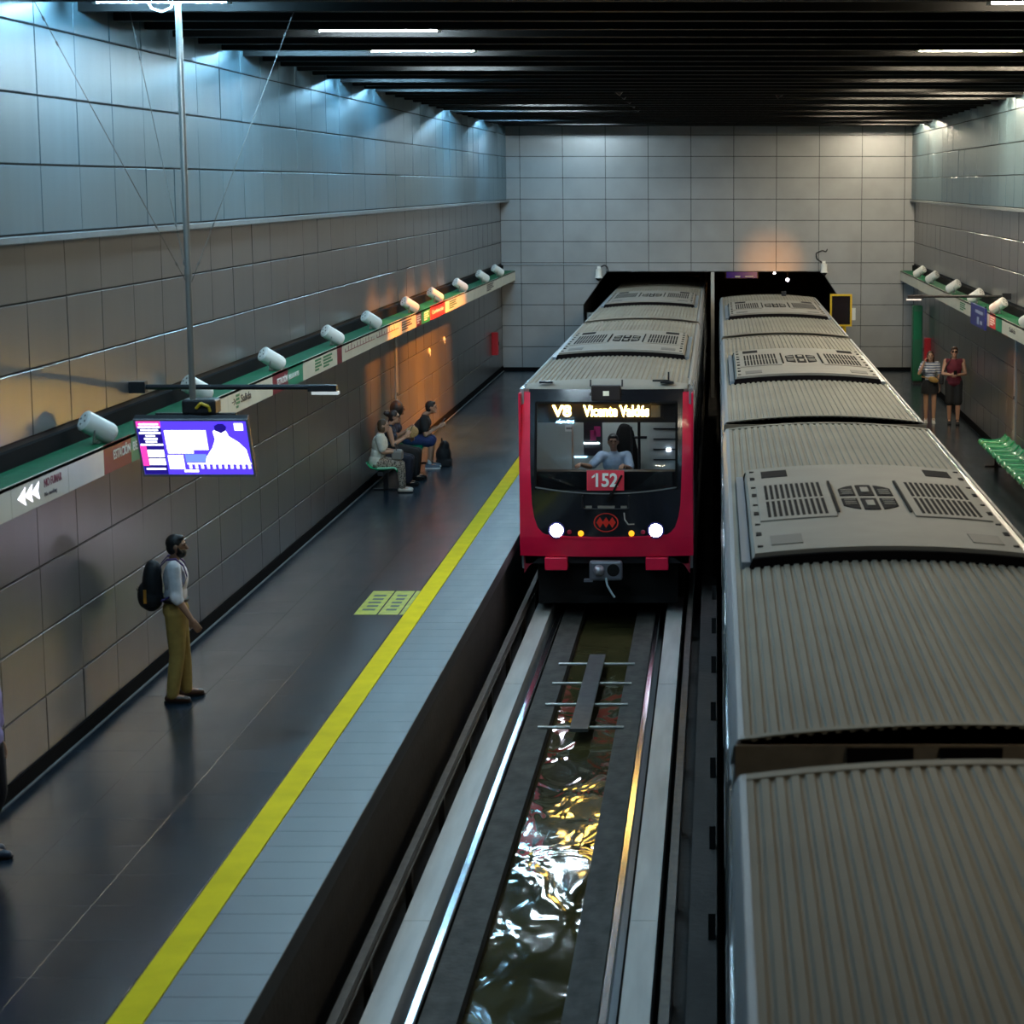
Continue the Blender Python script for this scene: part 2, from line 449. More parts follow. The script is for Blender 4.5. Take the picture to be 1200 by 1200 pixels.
# --- end wall with tunnel mouth (outline: chamfered upper corners)
TOPZ, CHZ = EYE-2.47, EYE-3.40
TL0, TL1, TR1, TR0 = -3.80, -3.13, 3.00, 3.62
ew = struct('wall_end', M().box(XL-0.3, TL0, YE+0.024, YE+0.4, -1.7, 7.5).box(TR0, XR+0.3, YE+0.024, YE+0.4, -1.7, 7.5)
            .box(TL0, TR0, YE+0.024, YE+0.4, TOPZ, 7.5)
            .prism([(TL0, CHZ), (TL1, TOPZ), (TL0, TOPZ)], 'y', YE+0.024, YE+0.4)
            .prism([(TR0, CHZ), (TR0, TOPZ), (TR1, TOPZ)], 'y', YE+0.024, YE+0.4), JOINT)
xs = [XL] + [-5.58 + 1.212*k for k in range(10)] + [XR]
zs = [0.06]
z = 0.30
while z < 6.95: zs.append(z); z += 0.598
zs = [0.02] + [0.10 + 0.598*k for k in range(0, 13)]
def clip_poly(poly):
    # cut a panel rectangle by the tunnel mouth (convex hexagon-like): keep what lies outside
    def halfplane(p, f):
        out = []
        for i in range(len(p)):
            a, b = p[i], p[(i+1) % len(p)]; fa, fb = f(a), f(b)
            if fa >= 0: out.append(a)
            if (fa >= 0) != (fb >= 0):
                t = fa/(fa-fb); out.append((a[0]+(b[0]-a[0])*t, a[1]+(b[1]-a[1])*t))
        return out
    g = 0.02
    planes = [lambda p: p[1]-(TOPZ+g), lambda p: (TL0-g)-p[0], lambda p: p[0]-(TR0+g),
              lambda p: (p[1]-CHZ) - (p[0]-TL0)*(TOPZ-CHZ)/(TL1-TL0) - g, lambda p: (p[1]-CHZ) - (TR0-p[0])*(TOPZ-CHZ)/(TR0-TR1) - g]
    res = []; rest = poly
    for f in planes:
        keep = halfplane(rest, f)
        if len(keep) >= 3 and area(keep) > 0.003: res.append(keep)
        rest = halfplane(rest, lambda p, f=f: -f(p))
        if len(rest) < 3 or area(rest) < 0.001: break
    return res
def area(p): return abs(sum(p[i][0]*p[(i+1) % len(p)][1]-p[(i+1) % len(p)][0]*p[i][1] for i in range(len(p))))/2
def union_or_full(poly):
    ps = clip_poly(poly)
    if abs(sum(area(p) for p in ps) - area(poly)) < 1e-4: return [poly]
    return ps
for i in range(len(xs)-1):
    for k in range(len(zs)-1):
        a, b, c, d = xs[i]+0.008, xs[i+1]-0.008, zs[k]+0.009, zs[k+1]-0.009
        if b - a < 0.03: continue
        ps = union_or_full([(a, c), (b, c), (b, d), (a, d)])
        if not ps: continue
        m = M()
        for p in ps: m.prism(p, 'y', YE, YE+0.03)
        L_ = ew.location
        m.v = [(v[0]-L_.x, v[1]-L_.y, v[2]-L_.z) for v in m.v]
        o = obj('panel', m, ENDPAN, ew)
struct('baseboard_end', M().box(XL, -3.85, YE-0.02, YE+0.02, 0.0, 0.10).box(3.66, XR, YE-0.02, YE+0.02, 0.0, 0.10), BASEB)
# tunnel tube behind the mouth
struct('tunnel_lining', M().box(TL0-0.3, TL0, YE+0.4, YE+24, -1.7, 3.2).box(TR0, TR0+0.3, YE+0.4, YE+24, -1.7, 3.2)
       .box(TL0, TR0, YE+0.4, YE+24, TOPZ+0.25, 3.2).box(TL0, TR0, YE+24, YE+24.3, -1.7, 3.2), CONCD)
struct('tunnel_post', M().box(-0.17, -0.07, YE+0.05, YE+0.25, -1.5, TOPZ), MET)
struct('wall_back', M().box(XL-0.3, XR+0.3, -9.3, -9.0, -1.7, 7.6), CONCD)

# --- ceiling with cross ribs
RB = EYE + 1.60
ce = struct('ceiling', M().box(XL-0.3, XR+0.3, -9.3, YE+0.4, RB+0.5, RB+0.7), CEILB)
ribm = M().box(-5.98, 5.55, -0.07, 0.07, 0, 0.5).mesh('rib'); fix_normals(ribm); ribm.materials.append(CEIL)
TY0 = 19.9
for k in range(-24, 36):
    y = TY0 + 0.585 + PIT*k
    if -8.8 < y < YE - 0.1: place('rib', ribm, (-ce.location.x, y-ce.location.y, RB-ce.location.z), ce)

# --- ceiling tube lights between the ribs
def tube_light(x0, x1, y, t, m, label, group):
    e = empty('ceiling_light', ((x0+x1)/2, y, RB), label=label, category='light', group=group)
    L = (x1-x0)/2
    obj('housing', M().box(-L-0.03, L+0.03, -0.05, 0.05, t+0.05, 0.5), CEIL, e)
    obj('tube', M().cyl((-L, 0, t), (L, 0, t), 0.021, n=10), m, e, smooth=True)
    for s in (-1, 1): obj('tube_holder', M().box(s*L-0.02, s*L+0.02, -0.03, 0.03, t-0.03, t+0.05), WHITE, e)
    return e
lw = [12.9, 19.9, 26.9, 33.9, 37.45, 48.0, 55.0]
lm = [16.4, 23.41, 26.92, 30.43, 44.47, 47.98, 58.5]
rw = [30.4, 38.4, 41.0, 55.0, 58.5]
rm = [9.4, 19.9, 26.92, 30.43, 33.94, 37.45, 40.96, 44.47, 47.98, 51.49]  # nearest and last tubes added to light the near roof and the couple
def snap(y): return TY0 + PIT*round((y-TY0)/PIT)
def lights(ys, x0, x1, t, m, desc, group):
    for i, y in enumerate(ys):
        tube_light(x0, x1, snap(y), t(y), m, '%s %s' % (ORD[i], desc) if i else 'nearest ' + desc, group)
lights(lw, -5.66, -4.44, lambda y: 0.055 if y < 22 else 0.075, TUBEC, 'cool white ceiling tube in the row close to the left wall', 'ceiling tubes by the left wall')
lights(lm, -4.28, -2.98, lambda y: 0.043 if y < 28 else 0.068, TUBEM, 'cool white ceiling tube in the row above the left platform edge', 'ceiling tubes over the left platform')
lights(rw, 4.0, 5.2, lambda y: 0.055, TUBEX, 'warm white ceiling tube in the row close to the right wall', 'ceiling tubes by the right wall')
lights(rm, 2.48, 3.78, lambda y: 0.043 if y < 28 else 0.068, TUBEW, 'warm white ceiling tube in the row above the right train', 'ceiling tubes over the right platform')

# added amber spots in the ceiling bays, casting the orange wall glow
def spot(name, loc, target, power, ang, label):
    e = empty(name, loc, label=label, category='spotlight')
    d = (Vector(target) - Vector(loc)).normalized()
    obj('housing', M().lathe(-d*0.22, d, [(0, 0.03), (0.02, 0.07), (0.20, 0.09), (0.205, 0.08)], 14), DKMET, e, smooth=True)
    obj('hanger', M().box(-0.015, 0.015, -0.015, 0.015, 0.0, 0.5), DKMET, e)
    l = bpy.data.lights.new(name, 'SPOT'); l.energy = power; l.color = AMBER; l.spot_size = R(ang); l.spot_blend = 1.0; l.shadow_soft_size = 0.25
    lo = bpy.data.objects.new('lamp', l); COL.objects.link(lo); lo.parent = e
    lo.location = d*0.01; lo.rotation_euler = d.to_track_quat('-Z', 'Y').to_euler()
for i, (ya, yb, zt, pw, an) in enumerate(((38.6, 38.2, 2.74, 6500, 20), (40.4, 40.3, 2.74, 6500, 20), (42.9, 42.9, 0.8, 13000, 38), (45.2, 45.2, 0.8, 13000, 38), (47.6, 47.6, 0.8, 7000, 38))):
    spot('added_amber_spot', (-1.8, ya, 6.9), (-5.75 if zt > 2 else -6.1, yb, zt), pw, an, ORD[i] + ' of the five amber ceiling spotlights aimed at the left wall')
spot('added_amber_spot', (1.2, 40.0, 6.9), (5.6, 40.5, 1.0), 1500, 26, 'amber ceiling spotlight aimed at the right wall by the green bench')

# ------------------------------------------------------------------ trains
def corr_profile(hw, n, ze, zc, dep=0.015):
    pts = []
    def arch(x): return ze + (zc-ze)*(1-(x/hw)**2)
    p = 2*hw/n
    for i in range(n):
        x = -hw + i*p
        for fx, d in ((0.0, 0), (0.50, 0), (0.62, -dep), (0.88, -dep)):
            pts.append((x+fx*p, arch(x+fx*p)+d))
    pts.append((hw, arch(hw)))
    return pts
ZE, ZC, HW = 2.335, 2.415, 1.215
def arch(x): return ZE + (ZC-ZE)*(1-(x/HW)**2)
def roof_unit(car, yc, detail=True):
    # raised air-conditioning hood in the middle of the roof
    hw, y0, y1, up = 1.06, yc-2.45, yc+2.45, 0.10
    n = 12
    top = [(-hw + 2*hw*i/n, arch(-hw+2*hw*i/n)+up) for i in range(n+1)]
    prof = [(-hw-0.03, arch(hw)-0.02)] + top + [(hw+0.03, arch(hw)-0.02)]
    u = obj('roof_unit', M().prism(prof, 'y', y0, y1), ROOF2, car)
    # dark lip at both ends
    for a, b in ((y0-0.06, y0+0.002), (y1-0.002, y1+0.04)):
        t = [(x*1.02, z-0.035) for x, z in top]
        obj('end_louvre', M().prism([(-hw-0.05, arch(hw)-0.02)] + t + [(hw+0.05, arch(hw)-0.02)], 'y', a, b), GAPM, u)
    def plate(x0, x1, ya, yb, h, z=None):
        m = M(); k = max(2, int((x1-x0)/0.25)+1)
        rows = [[(x0+(x1-x0)*i/k, y, arch(x0+(x1-x0)*i/k)+up+h) for i in range(k+1)] for y in (ya, yb)]
        return m.slab(rows, (0, 0, -0.012))
    for s in (-1, 1):
        a, b = (-0.99, -0.33) if s < 0 else (0.33, 0.99)
        obj('grille_frame', plate(a, b, yc-0.95, yc+1.25, 0.012), ROOF2, u, bevel=0.004)
        m = M()
        for r in range(2):
            for c in range(11):
                x = a + 0.085 + (b-a-0.17)*c/10
                ya = yc - 0.80 + r*1.02
                t = plate(x-0.013, x+0.013, ya, ya+0.88, 0.016); m.add(t.v, t.f)
        obj('grille_slots', m, GAPM, u, kind='stuff')
        # hinge bar beside the grille
        obj('hinge_bar', plate(s*0.31-0.010, s*0.31+0.010, yc-0.75, yc+1.15, 0.02), GAPM, u)
        for yy, mm in ((yc+1.95, GAPM), (yc-1.95, PATCH)):
            obj('corner_vent', plate(s*0.80-0.125, s*0.80+0.125, yy-0.22, yy+0.22, 0.006), mm, u)
        m = M()
        for k in range(9):
            yy = y0 + 0.25 + 0.55*k
            m.box(s*(hw-0.045)-0.022, s*(hw-0.045)+0.022, yy, yy+0.05+0.1*(k % 2), arch(hw)+0.05, arch(hw)+up+0.013)
        obj('latch_row', m, GAPM, u, kind='stuff')
        obj('side_gutter', M().box(s*(hw+0.07)-0.035, s*(hw+0.07)+0.035, y0, y1, arch(hw)-0.03, arch(hw)+0.03), mat('gutter_blue_grey', (0.22, 0.27, 0.33), 0.4), u)
    # round fan cover in six pieces
    for r in range(2):
        for c in range(3):
            x0 = -0.245 + 0.17*c; x1 = x0 + 0.14
            ya = yc - 0.72 + r*0.92; yb = ya + 0.80
            inner = 0.40
            m = M()
            k = 6
            def edge(x):
                e = math.sqrt(max(0.0, 1-(x/0.31)**2))
                return 0.66*e
            mid = yc + 0.15
            rowsA = []; rowsB = []
            for i in range(k+1):
                x = x0 + (x1-x0)*i/k
                h = max(0.12, edge(x))
                lo, hi = (mid-0.09-h, mid-0.09) if r == 0 else (mid+0.09, mid+0.09+h)
                rowsA.append((x, lo, arch(x)+up+0.008)); rowsB.append((x, hi, arch(x)+up+0.008))
            m.slab([rowsA, rowsB], (0, 0, -0.012))
            f = obj('fan_grille', m, GAPM, u)
            if c == 1:
                obj('fan_badge', plate(x0+0.035, x1-0.035, (mid-0.56 if r == 0 else mid+0.26), (mid-0.26 if r == 0 else mid+0.56), 0.016), ROOF2, f)
            else:
                b = M()
                for q in range(3):
                    yy = (mid-0.22-0.12*q) if r == 0 else (mid+0.17+0.12*q)
                    t = plate(x0+0.02, x1-0.02, yy, yy+0.03, 0.014); b.add(t.v, t.f)
                obj('fan_bars', b, ROOF2, f, kind='stuff')
    return u

DOORY = [1.9, 5.55, 9.2, 12.85]
def car(x, y, L, label, front=False, bellows=True, unit=True, corr0=0.0, body0=0.0):
    c = empty('metro_car', (x, y, 0.0), label=label, category='train car')
    b0 = body0
    side = [(-1.25, -0.45), (1.25, -0.45), (1.285, -0.10), (1.285, 1.95), (1.265, 2.20), (1.235, 2.30), (1.2, 2.325), (-1.2, 2.325), (-1.235, 2.30), (-1.265, 2.20), (-1.285, 1.95), (-1.285, -0.10)]
    obj('body', M().prism(side, 'y', b0, L), SIDE, c)
    pr_ = corr_profile(HW, 32, ZE, ZC)
    obj('roof', M().prism(pr_ + [(HW+0.015, 2.30), (-HW-0.015, 2.30)], 'y', corr0, L-0.03), ROOF, c)
    # roof end strips, smooth edge rails
    for s in (-1, 1):
        obj('roof_edge', M().prism([(s*1.213, 2.30), (s*1.213, 2.342), (s*1.245, 2.335), (s*1.272, 2.29), (s*1.287, 2.20), (s*1.262, 2.20)], 'y', corr0, L), mat('roof_edge_grey', (0.30, 0.31, 0.33), 0.5), c, smooth=True)
    def endcap(a, b):
        xs_ = [-1.23 + 2.46*i/14 for i in range(15)]
        prof = [(q, arch(q)+0.006) for q in xs_]
        obj('roof_end_strip', M().prism(prof + [(1.235, 2.28), (-1.235, 2.28)], 'y', a, b), ROOF, c)
    endcap(L-0.10, L)
    if not front: endcap(0.0, 0.07)
    if not front:
        e = obj('car_end', M().box(-1.26, 1.26, -0.03, 0.0, -0.4, 2.31), ENDC, c)
        for a, b in ((-0.66, -0.30), (-0.16, 0.18), (0.32, 0.66)):
            obj('end_vent', M().box(a, b, -0.045, -0.029, 2.19, 2.30), GAPM, e)
    for s in (-1, 1):
        for k, dy in enumerate(DOORY):
            if dy < b0 or dy > L - 1: continue
            d = obj('door', M().box(s*1.282, s*1.298, dy-0.65, dy+0.65, 0.0, 1.95), SIDE, c, bevel=0.004)
            for q in (-1, 1):
                obj('door_pane', M().box(s*1.296, s*1.303, dy+q*0.33-0.24, dy+q*0.33+0.24, 0.75, 1.72), SIDEW, d)
        for a, b in zip(DOORY[:-1], DOORY[1:]):
            if a < b0: continue
            obj('window', M().box(s*1.28, s*1.294, a+0.85, b-0.85, 0.80, 1.68), SIDEW, c)
        obj('side_band', M().box(s*1.279, s*1.289, b0, L, -0.08, 0.0), SIDEB, c)
        obj('light_strip', M().box(s*1.27, s*1.292, b0+0.3, L-0.3, 1.99, 2.03), mat('side_drip_rail', (0.5, 0.52, 0.56), 0.25, 0.7), c)
    if bellows:
        m = M()
        for k in range(5):
            y0 = L + 0.128*k; m.box(-1.13, 1.13, y0, y0+0.064, -0.3, 1.98); m.box(-1.09, 1.09, y0+0.064, y0+0.128, -0.3, 1.94)
        obj('gangway_bellows', m, RUB, c)
    obj('underframe', M().box(-1.1, 1.1, b0+0.2, L-0.2, -0.72, -0.45), RUB, c)
    for yy in (2.6, L-2.6):
        for s in (-1, 1):
            for dy in (-0.9, 0.9):
                t = obj('tyre', M().lathe((s*0.86, yy+dy, -0.605), (s, 0, 0), [(0, 0.30), (0.01, 0.44), (0.05, 0.49), (0.22, 0.49), (0.27, 0.44), (0.28, 0.25)], 20), RUB, c, smooth=True)
    if unit: roof_unit(c, L/2 + 0.25)
    return c

car(CT2, -4.4, 14.9, 'nearest car roof of the right train in the bottom right corner', unit=False)
car(CT2, 11.2, 14.8, 'second car from the viewer of the right train with large roof hood in full view')
car(CT2, 26.75, 14.6, 'third car of the right train beside the standing couple')
car(CT2, 42.1, 14.6, 'farthest car of the right train at the tunnel mouth', bellows=False)
car(CT1, 46.75, 14.7, 'second car of the left train entering from the tunnel')
car(CT1, 62.2, 14.7, 'third car of the left train still inside the dark tunnel', bellows=False)

# ---- leading car of the left train with its red front
FY = 31.2
fc = car(CT1, FY, 14.85, 'leading car of the left train with red front, lit amber sign and number 152', front=True, corr0=0.75, body0=1.9)
def F(x, z):
    lean = 0.0 if z < 0.85 else 0.34*((z-0.85)/1.45)**1.3
    under = 0.10*max(0.0, (0.15-z)/0.5)**1.5
    return lean + under + 0.10*(x/1.25)**2
def skin(m, rows, nx=10, off=0.0, th=0.03):
    # rows: (z, xl, xr) -> conforming slab on the front surface
    g = [[(xl+(xr-xl)*i/nx, F(xl+(xr-xl)*i/nx, z)-off, z) for i in range(nx+1)] for z, xl, xr in rows]
    return m.slab(g, (0, th, 0))
def lerp_rows(keys, n=4):
    out = []
    for a, b in zip(keys[:-1], keys[1:]):
        for i in range(n): t = i/n; out.append(tuple(a[j]+(b[j]-a[j])*t for j in range(len(a))))
    out.append(keys[-1]); return out
def outer(z): return 1.272 + (2.25-z)/2.42*0.018
def inner(z):
    pts = [(2.30, 1.135), (1.2, 1.125), (0.61, 1.10), (0.42, 1.07), (0.27, 1.02), (0.19, 0.95), (0.125, 0.82)]
    for (za, xa), (zb, xb) in zip(pts[:-1], pts[1:]):
        if z >= zb: t = (za-z)/(za-zb); return xa+(xb-xa)*t
    return pts[-1][1]
zz = [2.25, 2.0, 1.7, 1.4, 1.1, 0.85, 0.61, 0.5, 0.42, 0.34, 0.27, 0.23, 0.19, 0.155, 0.125]
for s in (-1, 1):
    m = skin(M(), [(z, s*inner(z), s*outer(z)) for z in zz], 5, 0.012, 0.20)
    obj('red_pillar', m, RED, fc, smooth=True)
m = skin(M(), [(z, -outer(z), outer(z)) for z in (0.125, 0.08, 0.0, -0.08, -0.14, -0.17)], 20, 0.014, 0.18)
obj('red_bumper', m, RED, fc, smooth=True)
m = M()
# raised lip of the bumper under the black mask (slightly bowed)
g = [[(x, F(x, z)-0.03, z) for x, z in ((xx, 0.105+0.03*(xx/0.9)**2+dz) for xx in [-0.9+1.8*i/16 for i in range(17)])] for dz in (0.0, 0.028)]
obj('bumper_lip', m.slab(g, (0, 0.03, 0)), RED, fc, smooth=True)
GZ0, GZ1, GX = 0.83, 2.10, 1.045      # windscreen opening
m = M()
skin(m, [(2.295, -1.15, 1.15), (2.2, -1.15, 1.15), (GZ1, -1.15, 1.15)], 14, 0.0, 0.05)
for s in (-1, 1): skin(m, lerp_rows([(GZ1, s*GX, s*1.15), (1.2, s*GX, s*1.14), (GZ0, s*GX, s*1.13)], 6), 3, 0.0, 0.05)
skin(m, [(GZ0, -1.13, 1.13), (0.7, -1.12, 1.12), (0.61, -1.11, 1.11), (0.42, -1.08, 1.08), (0.27, -1.03, 1.03), (0.19, -0.96, 0.96), (0.12, -0.85, 0.85)], 16, 0.0, 0.05)
mask = obj('black_mask', m, BLK, fc, smooth=True)
ZG = [GZ1, 1.8, 1.5, 1.2, 1.0, GZ0]
obj('windscreen', skin(M(), [(z, -GX, GX) for z in ZG], 14, -0.012, 0.006), glass_mat('windscreen_glass', (0.90, 0.93, 0.95)), fc, smooth=True)
m = M()
for s in (-1, 1): skin(m, [(z, s*(GX-0.02), s*(GX+0.015)) for z in ZG], 2, 0.010, 0.02)
skin(m, [(GZ1+0.015, -GX, GX), (GZ1-0.015, -GX, GX)], 14, 0.010, 0.02)
obj('windscreen_seal', m, RUB, fc, smooth=True)
gseal = [[(x, F(x, z)-0.016, z) for x, z in ((xx, GZ0-0.055+0.085*(xx/GX)**2+dz) for xx in [-GX+2*GX*i/18 for i in range(19)])] for dz in (0, 0.016)]
obj('lower_trim', M().slab(gseal, (0, 0.02, 0)), mat('trim_grey', (0.25, 0.25, 0.25), 0.4, 0.3), fc, smooth=True)
# cowl between roof and mask
m = M()
rws = []
for t in range(7):
    a = t/6; z = 2.295 + 0.115*math.sin(a*math.pi/2)
    rws.append([(x, F(x, 2.295)+0.0 + (0.78-F(x, 2.295))*(1-math.cos(a*math.pi/2)) if a < 1 else 0.78,
                 (2.295 + (arch(x)-2.295+0.004)*math.sin(a*math.pi/2))) for x in [-1.20+2.4*i/16 for i in range(17)]])
obj('roof_cowl', m.slab(rws, (0, 0.02, -0.04)), ROOF2, fc, smooth=True)
for s in (-1, 1):
    obj('cab_side', M().box(s*1.225, s*1.283, 0.36, 1.9, -0.40, 2.30), SIDE, fc)
    d = obj('cab_door', M().box(s*1.28, s*1.296, 0.75, 1.45, 0.0, 1.95), SIDE, fc)
    obj('cab_door_pane', M().box(s*1.294, s*1.30, 0.87, 1.33, 0.85, 1.75), SIDEW, d)
    obj('red_side_panel', M().box(s*1.262, s*1.290, 0.16, 0.62, -0.16, 2.25), RED, fc)
    obj('roof_cleat', M().box(s*0.9-0.10, s*0.9+0.10, 0.42, 0.52, 2.375, 2.405), DKMET, fc)
obj('cab_ceiling', M().box(-1.22, 1.22, 0.5, 1.9, 2.22, 2.29), mat('cab_ceiling_grey', (0.3, 0.3, 0.3), 0.6), fc)
obj('cab_floor', M().box(-1.22, 1.22, 0.2, 1.9, -0.30, 0.02), DKMET, fc)
bw = obj('cab_back_wall', M().box(-1.22, 1.22, 1.80, 1.90, 0.02, 2.22), mat('cab_wall_grey', (0.42, 0.45, 0.42), 0.6), fc)
obj('back_wall_locker', M().box(0.60, 1.16, 1.55, 1.80, 0.02, 2.15), mat('locker_grey', (0.40, 0.42, 0.40), 0.5), fc)
for k in range(5): obj('locker_slat', M().box(0.66, 1.12, 1.535, 1.55, 1.08+0.16*k, 1.10+0.16*k), DKMET, fc)
obj('locker_lamp', M().box(0.86, 0.93, 1.52, 1.55, 1.22, 1.27), mat('white_indicator', (1, 1, 1), 0.5, emit=(0.7, 0.8, 1), estr=6), fc)
cd = obj('cab_doorway_window', M().box(-0.43, -0.14, 1.785, 1.80, 1.12, 1.72), mat('doorway_dark', (0.02, 0.015, 0.02), 0.3), fc)
obj('wall_notice', M().box(-0.72, -0.60, 1.785, 1.80, 1.50, 1.60), WHITE, fc)
m = M()
for q in range(3): m.box(-0.70+0.033*q, -0.675+0.033*q, 1.78, 1.786, 1.535, 1.565)
obj('notice_print', m, LETD, fc)
obj('cab_pole', M().cyl((-0.52, 0.55, 1.05), (-0.52, 0.55, 2.2), 0.014), mat('cab_pole_steel', (0.7, 0.6, 0.5), 0.3, 0.8), fc, smooth=True)
obj('cab_mast', M().cyl((0.46, 1.0, 0.9), (0.46, 1.0, 2.2), 0.022).cyl((0.38, 1.0, 1.5), (0.58, 1.0, 1.5), 0.02).cyl((0.34, 1.1, 1.0), (0.34, 1.1, 1.65), 0.015), DKMET, fc, smooth=True)
obj('control_desk', M().prism([(0.42, 0.30), (0.24, 1.08), (0.34, 1.10), (0.80, 1.00), (0.80, 0.30)], 'x', -1.2, 1.2), mat('desk_black', (0.015, 0.016, 0.018), 0.5), fc)
obj('cab_lamp', M().box(-0.35, 0.35, 0.95, 1.15, 2.195, 2.22), mat('cab_lamp_glow', (1, 1, 1), 0.5, emit=(0.85, 0.95, 1.0), estr=16.0), fc)
# destination display behind the glass
ds = obj('destination_display', M().box(-0.88, 0.84, 0.42, 0.47, 1.84, 2.075), mat('display_black', (0.012, 0.010, 0.012), 0.4), fc)
obj('display_shade', M().box(-1.03, 1.03, 0.44, 0.50, 1.79, 2.11), DKMET, fc)
LED = mat('amber_led', (0.1, 0.05, 0.0), 0.5, emit=(1.0, 0.55, 0.10), estr=80.0)
for s_, x, sq in (('V8', -0.80, 0.98), ('Vicente', -0.34, 0.80), ('Valdés', 0.20, 0.80)):
    me = text_mesh(s_, 0.225, 0.004, squeeze=sq, bold=0.022); me.transform(Matrix.Rotation(R(90), 4, 'X')); me.materials.append(LED)
    wd = max(v.co.x for v in me.vertices)
    tgt = {'V8': 0.27, 'Vicente': 0.50, 'Valdés': 0.43}[s_]
    me.transform(Matrix.Diagonal((tgt/wd, 1, 1.0, 1)))
    o = place('led_lettering', me, (x, 0.413, 1.957), ds)
obj('display_blank', M().box(0.66, 0.80, 0.414, 0.421, 1.87, 2.05), mat('display_grey', (0.12, 0.12, 0.12), 0.5), ds)
# number plate on the windscreen
npx = -0.005
g = skin(M(), [(1.125, npx-0.275, npx+0.275), (0.98, npx-0.275, npx+0.275), (0.83, npx-0.275, npx+0.275)], 4, 0.016, 0.010)
pt = obj('number_plate', g, mat('plate_red', (0.72, 0.03, 0.06), 0.4), fc)
me = text_mesh('152', 0.245, 0.004, 'CENTER', bold=0.028); me.transform(Matrix.Rotation(R(90)-0.13, 4, 'X')); me.materials.append(LETW)
wd = max(v.co.x for v in me.vertices); me.transform(Matrix.Diagonal((0.185/wd, 1, 1.12, 1)))
place('number_lettering', me, (npx, F(0, 0.98)-0.026, 0.975), pt)
obj('number_flag', M().prism([(npx-0.155, 1.075), (npx-0.200, 1.035), (npx-0.200, 1.01), (npx-0.155, 1.035)], 'y', F(0, 1.04)-0.032, F(0, 1.04)-0.022), LETW, pt)
# wiper
obj('wiper_arm', M().cyl((0.05, F(0, 0.72)-0.05, 0.70), (0.24, F(0.2, 1.05)-0.05, 1.06), 0.016).cyl((0.02, F(0, 0.70)-0.03, 0.68), (0.10, F(0, 0.76)-0.06, 0.80), 0.028), RUB, fc, smooth=True)
# hand rail / step plate under the glass
obj('grab_rail', M().tube([(-0.34, -0.01, 0.76), (-0.34, -0.07, 0.745), (-0.34, -0.07, 0.58), (-0.30, -0.07, 0.565), (0.30, -0.07, 0.565), (0.34, -0.07, 0.58), (0.34, -0.07, 0.745), (0.34, -0.01, 0.76)], 0.010), DKMET, fc, smooth=True)
m = M()
for a, b in ((-0.30, -0.21), (-0.12, 0.13), (0.22, 0.31)): m.box(a, b, -0.02, 0.01, 0.555, 0.60)
obj('step_plate', m, mat('worn_steel', (0.35, 0.32, 0.27), 0.45, 0.5), fc)
obj('hose', M().tube([(0.27, -0.03, 0.50), (0.28, -0.05, 0.40), (0.33, -0.05, 0.33), (0.42, -0.03, 0.33)], 0.010), mat('hose_pale', (0.4, 0.38, 0.33), 0.5), fc, smooth=True)
# logo: red ring with three diamonds
LOGO = mat('logo_red', (0.75, 0.03, 0.015), 0.4)
m = M(); n = 40
ring = []
for r in (0.90, 1.0):
    ring.append([(0.185*r*math.cos(2*math.pi*i/n), -0.008, 0.35+0.143*r*math.sin(2*math.pi*i/n)) for i in range(n+1)])
m.slab(ring, (0, 0.02, 0))
lg = obj('logo_ring', m, LOGO, fc)
for k in (-1, 0, 1):
    x = k*0.092
    obj('logo_diamond', M().prism([(x-0.052, 0.35), (x, 0.27), (x+0.052, 0.35), (x, 0.43)], 'y', -0.008, 0.01), LOGO, lg)
# lamps
HL = mat('headlight_glow', (1, 1, 1), 0.3, emit=(0.86, 0.84, 1.0), estr=40)
for s in (-1, 1):
    x = s*0.735; y = F(x, 0.23)
    h = obj('headlight', M().lathe((x, y+0.02, 0.23), (0, -1, 0), [(0, 0.12), (0.05, 0.125), (0.055, 0.115)], 24), mat('headlight_rim', (0.10, 0.08, 0.4), 0.3), fc, smooth=True)
    obj('headlight_lens', M().lathe((x, y-0.030, 0.23), (0, -1, 0), [(0, 0.105), (0.012, 0.09), (0.018, 0.05), (0.02, 0.01)], 24), HL, h, smooth=True)
    x = s*0.545; y = F(x, 0.21)
    obj('tail_light', M().lathe((x, y+0.01, 0.205), (0, -1, 0), [(0, 0.035), (0.03, 0.033), (0.035, 0.02)], 14), mat('tail_red', (0.45, 0.02, 0.05), 0.3), fc, smooth=True)
    x = s*0.375; y = F(x, 0.2)
    obj('marker_light', M().lathe((x, y+0.01, 0.185), (0, -1, 0), [(0, 0.046), (0.03, 0.043), (0.036, 0.02)], 14), mat('marker_amber', (0.8, 0.4, 0.02), 0.3, emit=(1, 0.45, 0.02), estr=1.3), fc, smooth=True)
# roof-edge lamp box
rb = obj('roof_lamp_box', M().box(-0.22, 0.22, 0.28, 0.55, 2.125, 2.36), mat('lamp_box_brown', (0.03, 0.018, 0.016), 0.5), fc, bevel=0.02)
obj('roof_lamp_lens', M().box(-0.045, 0.045, 0.27, 0.285, 2.205, 2.275), mat('lamp_lens_pale', (0.6, 0.62, 0.5), 0.4, emit=(0.8, 0.85, 0.7), estr=0.4), rb)
for s in (-1, 1): obj('lamp_box_bracket', M().cyl((s*0.235, 0.32, 2.2), (s*0.235, 0.42, 2.43), 0.012), DKMET, rb)
obj('roof_antenna', M().cyl((0.92, 0.62, 2.36), (0.92, 0.62, 2.53), 0.012).lathe((0.92, 0.62, 2.35), (0, 0, 1), [(0, 0.09), (0.03, 0.08), (0.06, 0.02)]).box(0.68, 0.93, 0.55, 0.57, 2.39, 2.42), DKMET, fc)
